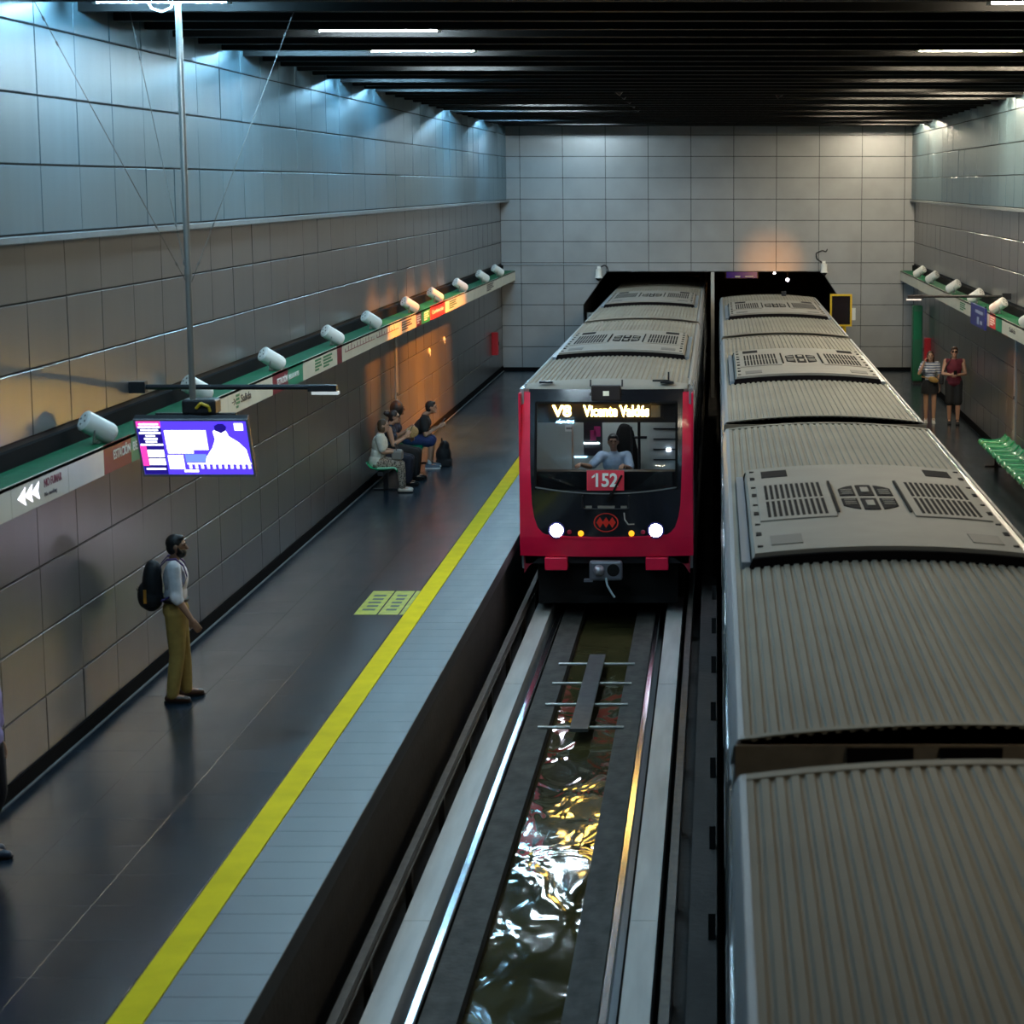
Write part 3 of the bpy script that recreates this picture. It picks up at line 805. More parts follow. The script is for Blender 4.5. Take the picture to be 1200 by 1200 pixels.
# lower red brackets, coupler, skirt
for s in (-1, 1):
    obj('bumper_block', M().box(s*0.75-0.17, s*0.75+0.17, 0.02, 0.35, -0.375, -0.18), RED, fc, bevel=0.015)
    obj('skirt_corner', M().prism([(s*1.24, -0.15), (s*1.24, -0.45), (s*1.16, -0.33), (s*1.02, -0.22), (s*0.93, -0.17)], 'y', 0.20, 0.32), mat('skirt_dark_red', (0.25, 0.005, 0.02), 0.5), fc)
cp = obj('coupler', M().box(-0.245, 0.245, -0.16, -0.06, -0.50, -0.20), mat('coupler_steel', (0.16, 0.17, 0.20), 0.45, 0.5), fc, bevel=0.04)
obj('coupler_ball', M().lathe((-0.10, -0.15, -0.34), (0, -1, 0), [(0, 0.085), (0.05, 0.08), (0.10, 0.045), (0.11, 0.01)], 18), mat('coupler_cone', (0.35, 0.36, 0.40), 0.35, 0.7), cp, smooth=True)
obj('coupler_socket', M().lathe((0.11, -0.158, -0.34), (0, -1, 0), [(0, 0.095), (0.006, 0.09)], 20), RUB, cp)
obj('coupler_hose', M().tube([(0.0, -0.17, -0.45), (0.02, -0.2, -0.56), (0.10, -0.2, -0.70), (0.13, -0.2, -0.74)], 0.016), mat('hose_grey', (0.4, 0.5, 0.55), 0.5), cp, smooth=True)
obj('coupler_shelf', M().box(-0.33, -0.20, -0.14, 0.0, -0.52, -0.49), MATS['coupler_steel'], cp)
obj('coupler_shank', M().box(-0.12, 0.12, -0.08, 0.9, -0.44, -0.28), RUB, fc)
obj('front_underframe', M().box(-1.05, 1.05, 0.45, 1.9, -0.95, -0.30), RUB, fc)
# driver's seat
obj('driver_seat_back', M().prism([(0.0, 0.70), (0.46, 0.70), (0.44, 1.2), (0.36, 1.55), (0.30, 1.66), (0.16, 1.68), (0.10, 1.55), (0.02, 1.2)], 'y', 1.34, 1.44), RUB, fc, bevel=0.05)
obj('driver_seat_base', M().box(-0.16, 0.36, 0.95, 1.40, 0.55, 0.68), RUB, fc, bevel=0.03)
obj('driver_seat_column', M().cyl((0.1, 1.2, 0.0), (0.1, 1.2, 0.56), 0.06), DKMET, fc)
obj('doorway_poster', M().box(-0.33, -0.24, 1.778, 1.786, 1.36, 1.52).box(-0.27, -0.17, 1.778, 1.786, 1.42, 1.58), mat('poster_magenta', (0.35, 0.02, 0.12), 0.5), cd)

# ------------------------------------------------------------------ wall sign boxes
def wall_text(s, size, material, parent, side, y0, y1, zc, xface):
    me = text_mesh(s, size, 0.002, 'LEFT'); me.materials.append(material)
    wd = max(v.co.x for v in me.vertices); mn = min(v.co.x for v in me.vertices)
    L = abs(y1-y0)
    me.transform(Matrix.Translation((-mn, 0, 0))); me.transform(Matrix.Diagonal((L/(wd-mn), 1, 1, 1)))
    if side > 0: mx = Matrix(((0, 0, 1, 0), (1, 0, 0, 0), (0, 1, 0, 0), (0, 0, 0, 1)))      # x->+Y, y->Z, z->+X
    else: mx = Matrix(((0, 0, -1, 0), (-1, 0, 0, 0), (0, 1, 0, 0), (0, 0, 0, 1)))           # x->-Y
    me.transform(mx)
    return place('lettering', me, (xface, min(y0, y1) if side > 0 else max(y0, y1), zc), parent)
ZB0, ZB1 = EYE-2.70, EYE-2.43
def sign_box(side, xw, xf, y0, y1, segs, label):
    e = empty('wall_sign_box', (0, y0, 0), label=label, category='sign')
    s = side
    xa, xb = sorted((xw + s*0.004, xf))
    def loc(m): m.v = [(v[0], v[1]-y0, v[2]) for v in m.v]; return m
    t = obj('green_top', loc(M().box(xa, xb, y0, y1, ZB1-0.03, ZB1)), SIGNG, e)
    obj('shadow_channel', loc(M().box(*sorted((xw+s*0.002, xw+s*0.06)), y0, y1, ZB1, ZB1+0.15)), mat('channel_shade', (0.010, 0.010, 0.011), 0.9, spec=0.05), e)  # shade of the gap above the box put in as a near-black strip
    obj('box_body', loc(M().box(*sorted((xw+s*0.004, xf-s*0.012)), y0, y1, ZB0+0.004, ZB1-0.03)), DKMET, e)
    y = y0
    segs = sorted(segs)
    cuts = []
    for a, b, m, txt in segs:
        while y < a - 0.02:
            n = min(a, y+3.0) if a - y > 3.6 else a
            cuts.append((y, n, SIGNW, [])); y = n
        cuts.append((a, b, m, txt)); y = b
    while y < y1 - 0.02:
        n = min(y1, y+3.0); cuts.append((y, n, SIGNW, [])); y = n
    for a, b, m, txt in cuts:
        p = obj('front_panel', loc(M().box(*sorted((xf-s*0.012, xf)), a+0.004, b-0.004, ZB0, ZB1+0.004)), m, e)
        for (st, size, lm_, ya, yb, zc) in txt:
            if st == '#':            # small printed block
                mm = M()
                for j, fr in enumerate((0.6, 1.0, 0.85, 0.95)):
                    z_ = zc-0.085+0.045*j; w_ = (yb-ya)*fr; yy = ya if s > 0 else yb-w_
                    mm.box(*sorted((xf+s*0.0005, xf+s*0.003)), yy, yy+w_, z_, z_+0.028)
                obj('printed_block', loc(mm), lm_, p)
            elif st == '<':          # lit arrow of three chevrons
                for q in range(3):
                    yy = ya + (yb-ya)*q/3
                    w_ = (yb-ya)/3*1.1
                    mm = M()
                    mm.prism([(yy, zc), (yy+w_, zc+size/2), (yy+w_*0.8, zc), (yy+w_, zc-size/2)], 'x', *sorted((xf, xf+s*0.004)))
                    obj('lit_arrow', loc(mm), lm_, p)
            elif st == '=':          # line diagram
                mm = M().box(*sorted((xf+s*0.0005, xf+s*0.003)), ya, yb, zc-0.006, zc+0.006)
                n = int((yb-ya)/0.28)
                for q in range(n): mm.box(*sorted((xf+s*0.0005, xf+s*0.004)), ya+0.28*q, ya+0.28*q+0.02, zc-0.006, zc+0.05+0.03*(q % 3))
                obj('line_diagram', loc(mm), lm_, p)
            else:
                t_ = wall_text(st, size, lm_, p, s, ya, yb, zc, xf+s*0.002); t_.location.y -= y0
    return e
GLOW = mat('arrow_glow', (1, 1, 1), 0.5, emit=(0.92, 0.88, 1.0), estr=2.2)
ZM = (ZB0+ZB1)/2
L_ = [(17.2, 18.75, SIGNW, [('<', 0.15, GLOW, 17.36, 17.90, ZM), ('NO FUMAR', 0.10, LETM, 18.06, 18.55, ZM+0.035), ('No smoking', 0.05, LETD, 18.06, 18.4, ZM-0.06)]),
      (19.86, 20.80, SIGNM, [('ESTACIÓN', 0.125, LETW, 20.18, 20.76, ZM+0.01)]),
      (20.80, 22.2, SIGNG2, [('BELLAS ARTES', 0.125, LETW, 20.86, 21.9, ZM+0.01)]),
      (25.0, 27.55, SIGNW, [('→', 0.12, LETD, 25.20, 25.40, ZM), ('#', 0.1, LETG, 25.42, 25.62, ZM), ('Salida', 0.13, LETD, 25.68, 26.25, ZM)]),
      (27.55, 28.55, SIGNM, [('ESTACIÓN', 0.12, LETW, 27.85, 28.5, ZM)]),
      (28.55, 29.6, SIGNG2, [('BELLAS ARTES', 0.09, LETW, 28.6, 29.3, ZM)]),
      (29.6, 32.3, SIGNW, [('#', 0, LETG, 30.5, 31.0, ZM), ('#', 0, LETG, 31.15, 31.9, ZM)]),
      (32.3, 32.72, SIGNM, []),
      (32.72, 36.0, SIGNW, [('=', 0, LETM, 33.0, 35.9, ZM)]),
      (36.0, 40.9, SIGNW, [('=', 0, LETM, 36.1, 38.6, ZM), ('#', 0, LETD, 39.0, 40.3, ZM)]),
      (40.9, 41.6, SIGNM, [('#', 0, LETW, 41.0, 41.5, ZM)]),
      (41.6, 42.9, SIGNG2, [('#', 0, LETW, 42.0, 42.7, ZM)]),
      (42.9, 45.3, SIGNR, [('Combinación', 0.11, LETW, 43.2, 45.0, ZM)]),
      (45.3, 49.0, SIGNW, [('#', 0, LETG, 46.0, 47.3, ZM)]),
      (52.0, 56.0, SIGNW, [('#', 0, LETD, 53.6, 55.2, ZM)])]
sign_box(1, XL, -5.75, 12.0, YE-0.02, L_, 'long cream and green station sign box along the left wall')
R_ = [(36.6, 39.2, SIGNW, [('Salida', 0.11, LETD, 37.4, 38.2, ZM)]),
      (39.2, 40.1, SIGNG2, []), (40.1, 41.0, SIGNR, [('#', 0, LETW, 40.2, 40.9, ZM)]),
      (43.9, 47.0, SIGNW, [('#', 0, LETG, 45.0, 46.0, ZM)])]
sign_box(-1, XR, 5.23, 12.0, YE-0.02, R_, 'long cream and green station sign box along the right wall')
# blue hanging sign in front of the right box
bs = empty('blue_sign', (5.21, 41.35, 2.50), label='dark blue information sign fixed to the right wall sign box', category='sign')
obj('sign_plate', M().box(-0.03, 0.012, 0.0, 2.3, 0.0, 0.42), SIGNB, bs)
obj('sign_bracket', M().box(-0.01, 0.01, 0.1, 0.15, 0.42, 0.46), DKMET, bs)
m = M(); m.box(-0.034, -0.03, 0.3, 1.5, 0.27, 0.33); m.box(-0.034, -0.03, 0.9, 1.2, 0.06, 0.2); m.box(-0.034, -0.03, 0.4, 0.7, 0.08, 0.14)
obj('sign_print', m, mat('print_pale_blue', (0.35, 0.4, 0.6), 0.5), bs)

# ------------------------------------------------------------------ loudspeakers on the boxes
def speaker(loc, s, label, group):
    e = empty('loudspeaker', loc, label=label, category='loudspeaker', group=group)
    d = Vector((0.64*s, 0.58, -0.50)).normalized()
    c = Vector((0.02*s, 0, 0.15))
    p0 = c - d*0.17
    obj('case', M().lathe(p0, d, [(0, 0.085), (0.006, 0.097), (0.012, 0.103), (0.29, 0.103), (0.32, 0.095), (0.34, 0.075), (0.342, 0.07)], 22), SPK, e, smooth=True)
    bk = obj('back_plate', M().lathe(p0, -d, [(0, 0.080), (0.004, 0.078), (0.005, 0.05)], 20), WHITE, e)
    a = d.orthogonal().normalized(); b = d.cross(a)
    mm = M()
    for q in range(4):
        t = R(45+90*q); mm.cyl(p0-d*0.004+a*0.045*math.cos(t)+b*0.045*math.sin(t), p0-d*0.009+a*0.045*math.cos(t)+b*0.045*math.sin(t), 0.011, n=8)
    obj('terminal_screws', mm, PATCH, bk)
    obj('bracket', M().tube([c - Vector((0, 0.112, 0.0)), c + Vector((-0.02*s, -0.116, -0.13)), c + Vector((-0.02*s, 0.116, -0.13)), c + Vector((0, 0.112, 0.0))], 0.009)
        .cyl((0, 0, 0.0), (0, 0, 0.03), 0.03), MET, e, smooth=True)
LSP = [20.1, 24.0, 28.1, 32.6, 36.3, 40.9, 44.6, 49.0, 53.7, 57.4]
for i, y in enumerate(LSP):
    speaker((-5.88, y, ZB1), 1, ORD[i]+' white cylindrical loudspeaker on the left wall sign box' + (', beside the wall text ESTACIÓN' if i == 0 else ''), 'loudspeakers on the left sign box')
RSP = [36.6, 40.6, 44.2, 48.4, 53.2, 56.5]
for i, y in enumerate(RSP):
    speaker((5.36, y, ZB1), -1, ORD[i]+' white cylindrical loudspeaker on the right wall sign box', 'loudspeakers on the right sign box')

# ------------------------------------------------------------------ arms carrying small lamps
def lamp_arm(x0, x1, y, z, label):
    s = 1 if x1 > x0 else -1
    e = empty('lamp_arm', (x0, y, z), label=label, category='lamp')
    Lr = abs(x1-x0)
    obj('arm_tube', M().cyl((0, 0, 0), (s*Lr*0.96, 0, 0), 0.028), DKMET, e, smooth=True)
    obj('wall_bracket', M().box(*sorted((0, s*0.17)), -0.06, 0.06, -0.06, 0.06), DKMET, e)
    obj('lamp_head', M().box(*sorted((s*(Lr-0.30), s*Lr)), -0.05, 0.05, -0.045, 0.02), DKMET, e)
    obj('lamp_glass', M().box(*sorted((s*(Lr-0.26), s*(Lr+0.02))), -0.06, 0.03, -0.075, -0.045), mat('lamp_glass_white', (0.8, 0.8, 0.78), 0.4, emit=(1, 1, 0.95), estr=0.35), e)
lamp_arm(XL, -3.98, 22.3, EYE-2.10, 'black wall arm with small white lamp crossing behind the television pole')
lamp_arm(XR, 3.65, 41.0, EYE-2.12, 'black wall arm with small white lamp over the right platform')

# ------------------------------------------------------------------ hanging television
tv = empty('hanging_television', (-4.93, 20.0, EYE-2.04), label='lit blue television hanging from the ceiling on a steel pole', category='television')
tvz = 0.0
obj('pole', M().cyl((0, 0, -0.02), (0, 0, 4.06), 0.030).cyl((0, 0, 1.2), (0, 0, 1.26), 0.036).cyl((0, 0, 2.2), (0, 0, 2.23), 0.034), MET, tv, smooth=True)
obj('ceiling_plate', M().box(-0.1, 0.1, -0.1, 0.1, 4.0, 4.06), DKMET, tv)
obj('mount_box', M().box(-0.10, 0.22, -0.04, 0.20, -0.10, 0.04), DKMET, tv, bevel=0.02)
obj('mount_cable', M().tube([(0.04, -0.05, -0.04), (0.09, -0.07, 0.01), (0.16, -0.06, -0.02), (0.17, -0.05, -0.07)], 0.014), mat('cable_yellow', (0.6, 0.42, 0.02), 0.5), tv, smooth=True)
obj('mount_bar', M().box(-0.36, 0.40, 0.0, 0.06, -0.13, -0.09), DKMET, tv)
TR = Matrix.Rotation(R(27), 3, 'X') @ Matrix.Diagonal((0.965, 1, 1))     # screen faces the viewer, top leaning forward
def tvp(m):
    m.v = [tuple(Vector((0.0, 0.02, -0.42)) + TR @ Vector(v)) for v in m.v]; return m
# local screen frame: x -0.54..0.54, z -0.31..0.31, front = -Y
cs = obj('casing', tvp(M().box(-0.555, 0.555, 0.0, 0.075, -0.325, 0.325)), DKMET, tv, bevel=0.008)
bz = obj('bezel', tvp(M().box(-0.555, 0.555, -0.012, 0.0, 0.305, 0.325).box(-0.555, 0.555, -0.012, 0.0, -0.325, -0.300).box(-0.555, -0.535, -0.012, 0, -0.3, 0.305).box(0.535, 0.555, -0.012, 0, -0.3, 0.305)), mat('bezel_grey', (0.25, 0.25, 0.28), 0.4), tv)
def scr(name, col, st): return mat(name, (0.01, 0.01, 0.01), 0.25, emit=col, estr=st)
sc = obj('screen', tvp(M().box(-0.535, 0.535, -0.006, 0.0, -0.30, 0.305)), scr('screen_blue', (0.08, 0.04, 1.0), 1.6), tv)
def scq(name, m, x0, x1, z0, z1, d=0.0075): obj(name, tvp(M().box(x0, x1, -d, -0.006, z0, z1)), m, sc)
SW = scr('screen_white', (0.85, 0.90, 1.0), 2.6); SM = scr('screen_magenta', (1.0, 0.05, 0.40), 1.5); SD = scr('screen_navy', (0.02, 0.01, 0.30), 0.8); SB = scr('screen_sky', (0.15, 0.25, 1.0), 1.5)
scq('side_column', SD, -0.533, -0.30, -0.298, 0.303)
scq('column_header', SM, -0.533, -0.30, 0.235, 0.303, 0.009)
scq('column_lower', SM, -0.533, -0.475, -0.20, 0.03, 0.009)
for k, (a, b) in enumerate(((-0.51, -0.32), (-0.52, -0.31), (-0.50, -0.33), (-0.52, -0.31), (-0.46, -0.37), (-0.48, -0.35), (-0.47, -0.36), (-0.525, -0.305))):
    z_ = 0.262 - 0.033*k; scq('text_line', SW, a, b, z_, z_+0.017, 0.0105)
scq('text_block', SW, -0.47, -0.31, -0.10, -0.02, 0.0105); scq('text_block', SW, -0.47, -0.31, -0.19, -0.12, 0.0105); scq('text_line', SW, -0.51, -0.32, -0.245, -0.228, 0.0105)
scq('subtitle_panel', SW, -0.275, 0.13, -0.02, 0.20); scq('subtitle_panel', SW, -0.27, -0.02, -0.06, -0.02); scq('logo_panel', SW, -0.28, -0.13, -0.24, -0.08)
scq('channel_mark', SW, 0.415, 0.50, 0.20, 0.28); scq('sky_panel', SB, -0.11, 0.10, -0.16, -0.07); scq('ticker_line', SW, -0.10, 0.53, -0.185, -0.17)
for k in range(11): scq('ticker_bar', SW, -0.085+0.058*k, -0.06+0.058*k, -0.235, -0.185)
scq('ticker_caption', SW, -0.14, 0.0, -0.275, -0.25)
# bright presenter shape: shoulders and head
pf = [(0.08, -0.17), (0.10, -0.10), (0.17, 0.0), (0.21, 0.10), (0.20, 0.19), (0.24, 0.22), (0.32, 0.22), (0.35, 0.13), (0.44, 0.06), (0.50, -0.02), (0.52, -0.17)]
obj('presenter_figure', tvp(M().prism(pf, 'y', -0.0085, -0.006)), SW, sc)
obj('presenter_hair', tvp(M().prism([(0.22, 0.20), (0.22, 0.25), (0.26, 0.275), (0.31, 0.275), (0.34, 0.24), (0.33, 0.20), (0.28, 0.17)], 'y', -0.0095, -0.006)), SD, sc)
# guy wires from the pole collar to the ceiling
wires = [((-0.02, 0, 1.14), (-0.90, -1.5, 3.68)), ((-0.01, 0.03, 1.14), (-0.75, 1.15, 3.68)), ((0.03, 0, 1.14), (0.92, 0.75, 3.68))]
for a, b in wires:
    a = Vector(a); b = Vector(b); m = M().cyl(a, b, 0.004, n=6)
    for t in (0.06, 0.2, 0.82, 0.9): m.cyl(a.lerp(b, t), a.lerp(b, t+0.012), 0.010, n=6)
    obj('guy_wire', m, WIRE, tv)
obj('loop_cable', M().tube([(-0.30, 0, 3.73), (-0.24, 0, 3.63), (-0.15, 0, 3.60), (-0.06, 0, 3.64), (-0.03, 0, 3.73)], 0.010), mat('cable_pale', (0.6, 0.6, 0.58), 0.5), tv, smooth=True)

# ------------------------------------------------------------------ benches
def bench(x, s, ys, label):
    e = empty('platform_bench', (x, ys[0], 0), label=label, category='bench')
    xb = lambda v: s*v
    pitch = ys[1]-ys[0]
    prof = [(-0.24, 0.56), (-0.22, 0.52), (-0.16, 0.46), (-0.06, 0.435), (0.10, 0.44), (0.22, 0.455), (0.27, 0.44), (0.285, 0.40)]
    for k, y in enumerate(ys):
        w_ = pitch*0.88
        rows_ = []
        for px, pz in prof:
            rows_.append([(s*px, y-ys[0]-w_/2+w_*i/6, pz + 0.02*((i-3)/3)**2) for i in range(7)])
        st = obj('seat', M().slab(rows_, (0, 0, -0.022)), SEATG, e, smooth='all')
        mm = M().tube([(s*-0.05, y-ys[0]-w_/2, 0.463), (s*0.12, y-ys[0]-w_/2, 0.467), (s*0.24, y-ys[0]-w_/2, 0.475), (s*0.285, y-ys[0]-w_/2, 0.44)], 0.016)  # pale strip painting the highlight along the seat edge
        obj('seat_edge_highlight', mm, mat('seat_highlight_green', (0.30, 0.70, 0.45), 0.15, coat=0.5), st, smooth=True)
    L = ys[-1]-ys[0]
    obj('beam', M().box(-0.05, 0.05, -0.3, L+0.3, 0.33, 0.40), DKMET, e)
    for y in (0.3, L-0.3):
        obj('leg', M().box(-0.04, 0.04, y-0.04, y+0.04, 0.007, 0.33).box(-0.22, 0.22, y-0.04, y+0.04, 0.007, 0.03), DKMET, e)
bench(-5.80, 1, [36.75+0.70*k for k in range(7)], 'green plastic bench seats under the seated people at the left wall')
bench(5.30, -1, [34.5+0.66*k for k in range(10)], 'row of empty glossy green bench seats at the right wall')

# ------------------------------------------------------------------ details on walls
def wall_channel(x, s, y, label):
    e = empty('wall_channel', (x, y, 0), label=label, category='wall channel')
    obj('cover', M().prism([(-0.15, 0.12), (0.15, 0.12), (0.10, 2.5), (-0.05, 2.5)], 'x', *sorted((s*0.002, s*0.035))), mat('channel_grey', (0.28, 0.31, 0.33), 0.45, 0.3), e)
    obj('cover_clip', M().box(*sorted((s*0.035, s*0.045)), -0.03, 0.06, 1.3, 1.36), DKMET, e)
wall_channel(XL, 1, 40.7, 'grey vertical cover strip on the left wall behind the seated people')
wall_channel(XR, -1, 40.0, 'grey vertical cover strip on the right wall above the green bench')
def fire_box(x, s, y, label):
    e = empty('fire_cabinet', (x, y, 0.68), label=label, category='fire cabinet')
    obj('cabinet_body', M().box(*sorted((s*0.002, s*0.16)), -0.14, 0.14, 0, 0.62), REDB, e, bevel=0.01)
    obj('cabinet_door', M().box(*sorted((s*0.16, s*0.172)), -0.12, 0.12, 0.02, 0.60), REDB, e)
    obj('cabinet_handle', M().box(*sorted((s*0.172, s*0.19)), 0.05, 0.08, 0.26, 0.36), DKMET, e)
fire_box(XL, 1, 58.4, 'red fire hose cabinet on the left wall near the corner')
fire_box(XR, -1, 56.2, 'red fire hose cabinet on the right wall behind the green pillar')
gp = empty('green_pillar', (5.36, 57.2, 0), label='tall green information pillar in the far right corner', category='pillar')
obj('pillar_body', M().box(-0.13, 0.13, -0.2, 0.2, 0.09, 2.1), mat('pillar_green', (0.01, 0.13, 0.06), 0.35), gp, bevel=0.02)
obj('pillar_foot', M().box(-0.11, 0.11, -0.18, 0.18, 0.007, 0.09), DKMET, gp)
obj('pillar_face', M().box(-0.10, 0.10, -0.21, -0.2, 1.2, 1.95), mat('pillar_face_green', (0.02, 0.19, 0.09), 0.2), gp)
for i, (y, z) in enumerate(((45.6, 1.75), (48.1, 1.82))):
    e = empty('wall_button', (XL, y, z), label=('nearer' if i == 0 else 'farther') + ' small round white wall plate under the left sign box', category='wall plate')
    obj('plate', M().lathe((0.002, 0, 0), (1, 0, 0), [(0, 0.09), (0.02, 0.085), (0.03, 0.05)], 16), WHITE, e, smooth=True)
    obj('plate_center', M().lathe((0.03, 0, 0), (1, 0, 0), [(0, 0.035), (0.01, 0.03)], 12), MET, e)
# cameras on the end wall
def cctv(x, z, label, cable):
    e = empty('surveillance_camera', (x, YE-0.001, z), label=label, category='camera')
    obj('camera_bracket', M().box(-0.05, 0.05, -0.03, 0.0, -0.02, 0.16).cyl((0, -0.02, 0.08), (0, -0.26, 0.05), 0.03), WHITE, e)
    obj('camera_dome', M().lathe((0, -0.26, 0.10), (0, 0, -1), [(0, 0.03), (0.02, 0.085), (0.20, 0.09), (0.26, 0.11)], 16), WHITE, e, smooth=True)
    obj('camera_lens', M().ell((0, -0.26, -0.16), (0.085, 0.085, 0.085)), SIDEW, e, smooth=True)
    obj('camera_cable', M().tube(cable, 0.016), DKMET, e, smooth=True)
cctv(-3.36, EYE-2.47, 'white dome camera on the end wall at the left tunnel corner', [(0.05, -0.03, 0.14), (0.16, -0.03, 0.20), (0.24, -0.03, 0.14), (0.27, -0.03, 0.0)])
cctv(3.05, EYE-2.32, 'white camera with looping cable on the end wall at the right tunnel corner', [(-0.05, -0.03, 0.12), (-0.2, -0.03, 0.22), (-0.22, -0.03, 0.38), (-0.05, -0.03, 0.46), (0.06, -0.03, 0.42), (0.10, -0.03, 0.50)])
# platform mirror-monitor in yellow frame
mo = empty('yellow_monitor', (3.40, 58.6, 0), label='dark driver monitor in a yellow frame beside the tunnel mouth', category='monitor')
MR = Matrix.Rotation(R(-8), 3, 'Y')
obj('post', M().cyl((0.10, 0.04, 0.007), (0.10, 0.04, 1.50), 0.05), YELF, mo, smooth=True)
fr_ = obj('frame', M().box(-0.30, 0.30, -0.05, 0.05, 2.28, 2.33).box(-0.30, 0.30, -0.05, 0.05, 1.45, 1.50).box(-0.30, -0.25, -0.05, 0.05, 1.50, 2.28).box(0.25, 0.30, -0.05, 0.05, 1.50, 2.28), YELF, mo)
obj('dark_screen', M().box(-0.25, 0.25, -0.02, 0.03, 1.50, 2.28), mat('monitor_dark', (0.02, 0.012, 0.016), 0.12, spec=0.8), mo)
obj('side_box', M().box(0.30, 0.40, -0.04, 0.06, 1.62, 1.95), WHITE, mo)
wb = empty('tunnel_sign', (-3.55, YE+0.6, 1.22), label='small white framed box inside the left edge of the tunnel mouth', category='sign')
obj('sign_frame', M().box(-0.20, 0.20, 0, 0.04, 0, 0.42), WHITE, wb); obj('sign_face', M().box(-0.14, 0.14, -0.01, 0, 0.06, 0.36), mat('face_grey_blue', (0.2, 0.25, 0.3), 0.4), wb)
obj('sign_arm', M().box(-0.26, -0.20, 0, 0.04, 0.1, 0.2), DKMET, wb)
# conduit along end wall
struct('wall_conduit', M().tube([(XL+0.02, YE-0.015, EYE-2.26), (-3.36, YE-0.015, EYE-2.26)], 0.014), mat('conduit_grey', (0.3, 0.32, 0.34), 0.4, 0.4))
# signal lamps in the tunnel
def tun_lamp(x, y, z, r, col, st, label):
    e = empty('tunnel_lamp', (x, y, z), label=label, category='lamp')
    obj('lamp_housing', M().lathe((0, 0.1, 0), (0, -1, 0), [(0, r*0.9), (0.08, r*1.2), (0.1, r*1.15)], 12), DKMET, e)
    obj('lamp_bulb', M().ell((0, -0.01, 0), (r, r*0.6, r)), mat('bulb_%s' % label[:12], (1, 1, 1), 0.5, emit=col, estr=st), e, smooth=True)
    obj('lamp_hanger', M().box(-0.012, 0.012, 0.03, 0.05, 0, 0.6), DKMET, e)
tun_lamp(1.70, YE+2.0, TOPZ-0.12, 0.035, (1, 0.85, 0.8), 12, 'small bright white lamp just under the tunnel lintel')
tun_lamp(2.15, YE+4.0, TOPZ-0.40, 0.05, (1, 0.9, 0.95), 12, 'larger white lamp deeper in the right tunnel')
bl = empty('tunnel_display', (0.75, YE+3.0, TOPZ-0.30), label='dim blue display hanging in the right tunnel', category='display')
obj('display_case', M().box(-0.5, 0.5, 0, 0.1, -0.02, 0.22), DKMET, bl); obj('display_face', M().box(-0.46, 0.46, -0.012, 0, 0.0, 0.2), scr('tunnel_blue', (0.03, 0.02, 0.6), 0.12), bl)
obj('display_hanger', M().box(-0.02, 0.02, 0.03, 0.06, 0.2, 0.5), DKMET, bl)
obj('display_text', M().box(-0.2, -0.05, -0.02, -0.012, 0.02, 0.06).box(0.1, 0.35, -0.02, -0.012, 0.03, 0.055), scr('tunnel_pale', (0.5, 0.55, 0.4), 0.4), bl)
ab = empty('added_amber_lamp', (1.75, 56.0, 2.415), label='small amber beacon on the roof end of the right train', category='lamp')  # added to cast the orange glow on the wall above the tunnel
obj('added_lamp_base', M().box(-0.06, 0.06, -0.06, 0.06, 0.0, 0.04), DKMET, ab); obj('added_lamp_shade', M().box(-0.06, 0.06, -0.06, -0.04, 0.04, 0.13), DKMET, ab)
l = bpy.data.lights.new('glow', 'SPOT'); l.energy = 380; l.color = (1, 0.42, 0.12); l.spot_size = R(26); l.spot_blend = 1; l.shadow_soft_size = 0.05
lo = bpy.data.objects.new('lamp', l); COL.objects.link(lo); lo.parent = ab; lo.location = (0, 0.0, 0.10); lo.rotation_euler = Vector((-0.2, 5.2, 0.55)).to_track_quat('-Z', 'Y').to_euler()

# ------------------------------------------------------------------ floor notice beside the yellow line
fn = empty('floor_notice', (-4.0, 26.05, 0.0065), label='yellow floor notice with two printed panels beside the yellow line', category='floor sign')
FN = mat('notice_yellow', (0.50, 0.52, 0.03), 0.5, noise=0.2); FD = mat('notice_print', (0.06, 0.08, 0.03), 0.5)
for a, b in ((-0.52, -0.24), (-0.22, 0.03), (0.05, 0.10)):
    p = obj('notice_panel', M().box(a, b, 0, 1.55, 0, 0.002), FN, fn)
    if b - a > 0.2:
        m = M()
        for k in range(5): m.box(a+0.06+0.02*(k % 2), b-0.06, 0.25+0.23*k, 0.36+0.23*k, 0.002, 0.003)
        obj('notice_print', m, FD, p)

# ------------------------------------------------------------------ walkway plank with rungs over the water channel
pk = empty('track_grate', (CT1, 24.6, -1.19), label='dark plank with four cross bars lying over the water channel', category='grate')
obj('plank', M().box(-0.12, 0.10, 0.2, 4.3, 0.02, 0.06), mat('plank_dark', (0.06, 0.06, 0.055), 0.6, noise=0.3), pk)
for k in range(4): obj('cross_bar', M().cyl((-0.52, 0.45+1.15*k, 0.01), (0.52, 0.45+1.15*k, 0.01), 0.022), MET, pk, smooth=True)

# ------------------------------------------------------------------ people
V = Vector
def blob(name, m, material, voxel, it=3, parent=None, **tags):
    me = m.mesh(name); o = bpy.data.objects.new(name, me); COL.objects.link(o)
    r = o.modifiers.new('r', 'REMESH'); r.mode = 'VOXEL'; r.voxel_size = voxel
    s = o.modifiers.new('s', 'SMOOTH'); s.iterations = it; s.factor = 0.5
    dg = bpy.context.evaluated_depsgraph_get()
    me2 = bpy.data.meshes.new_from_object(o.evaluated_get(dg)); o.modifiers.clear(); o.data = me2
    bpy.data.meshes.remove(me)
    me2.materials.clear(); me2.materials.append(material)
    me2.polygons.foreach_set('use_smooth', [True]*len(me2.polygons))
    if parent: o.parent = parent
    for k, v in tags.items(): o[k] = v
    return o

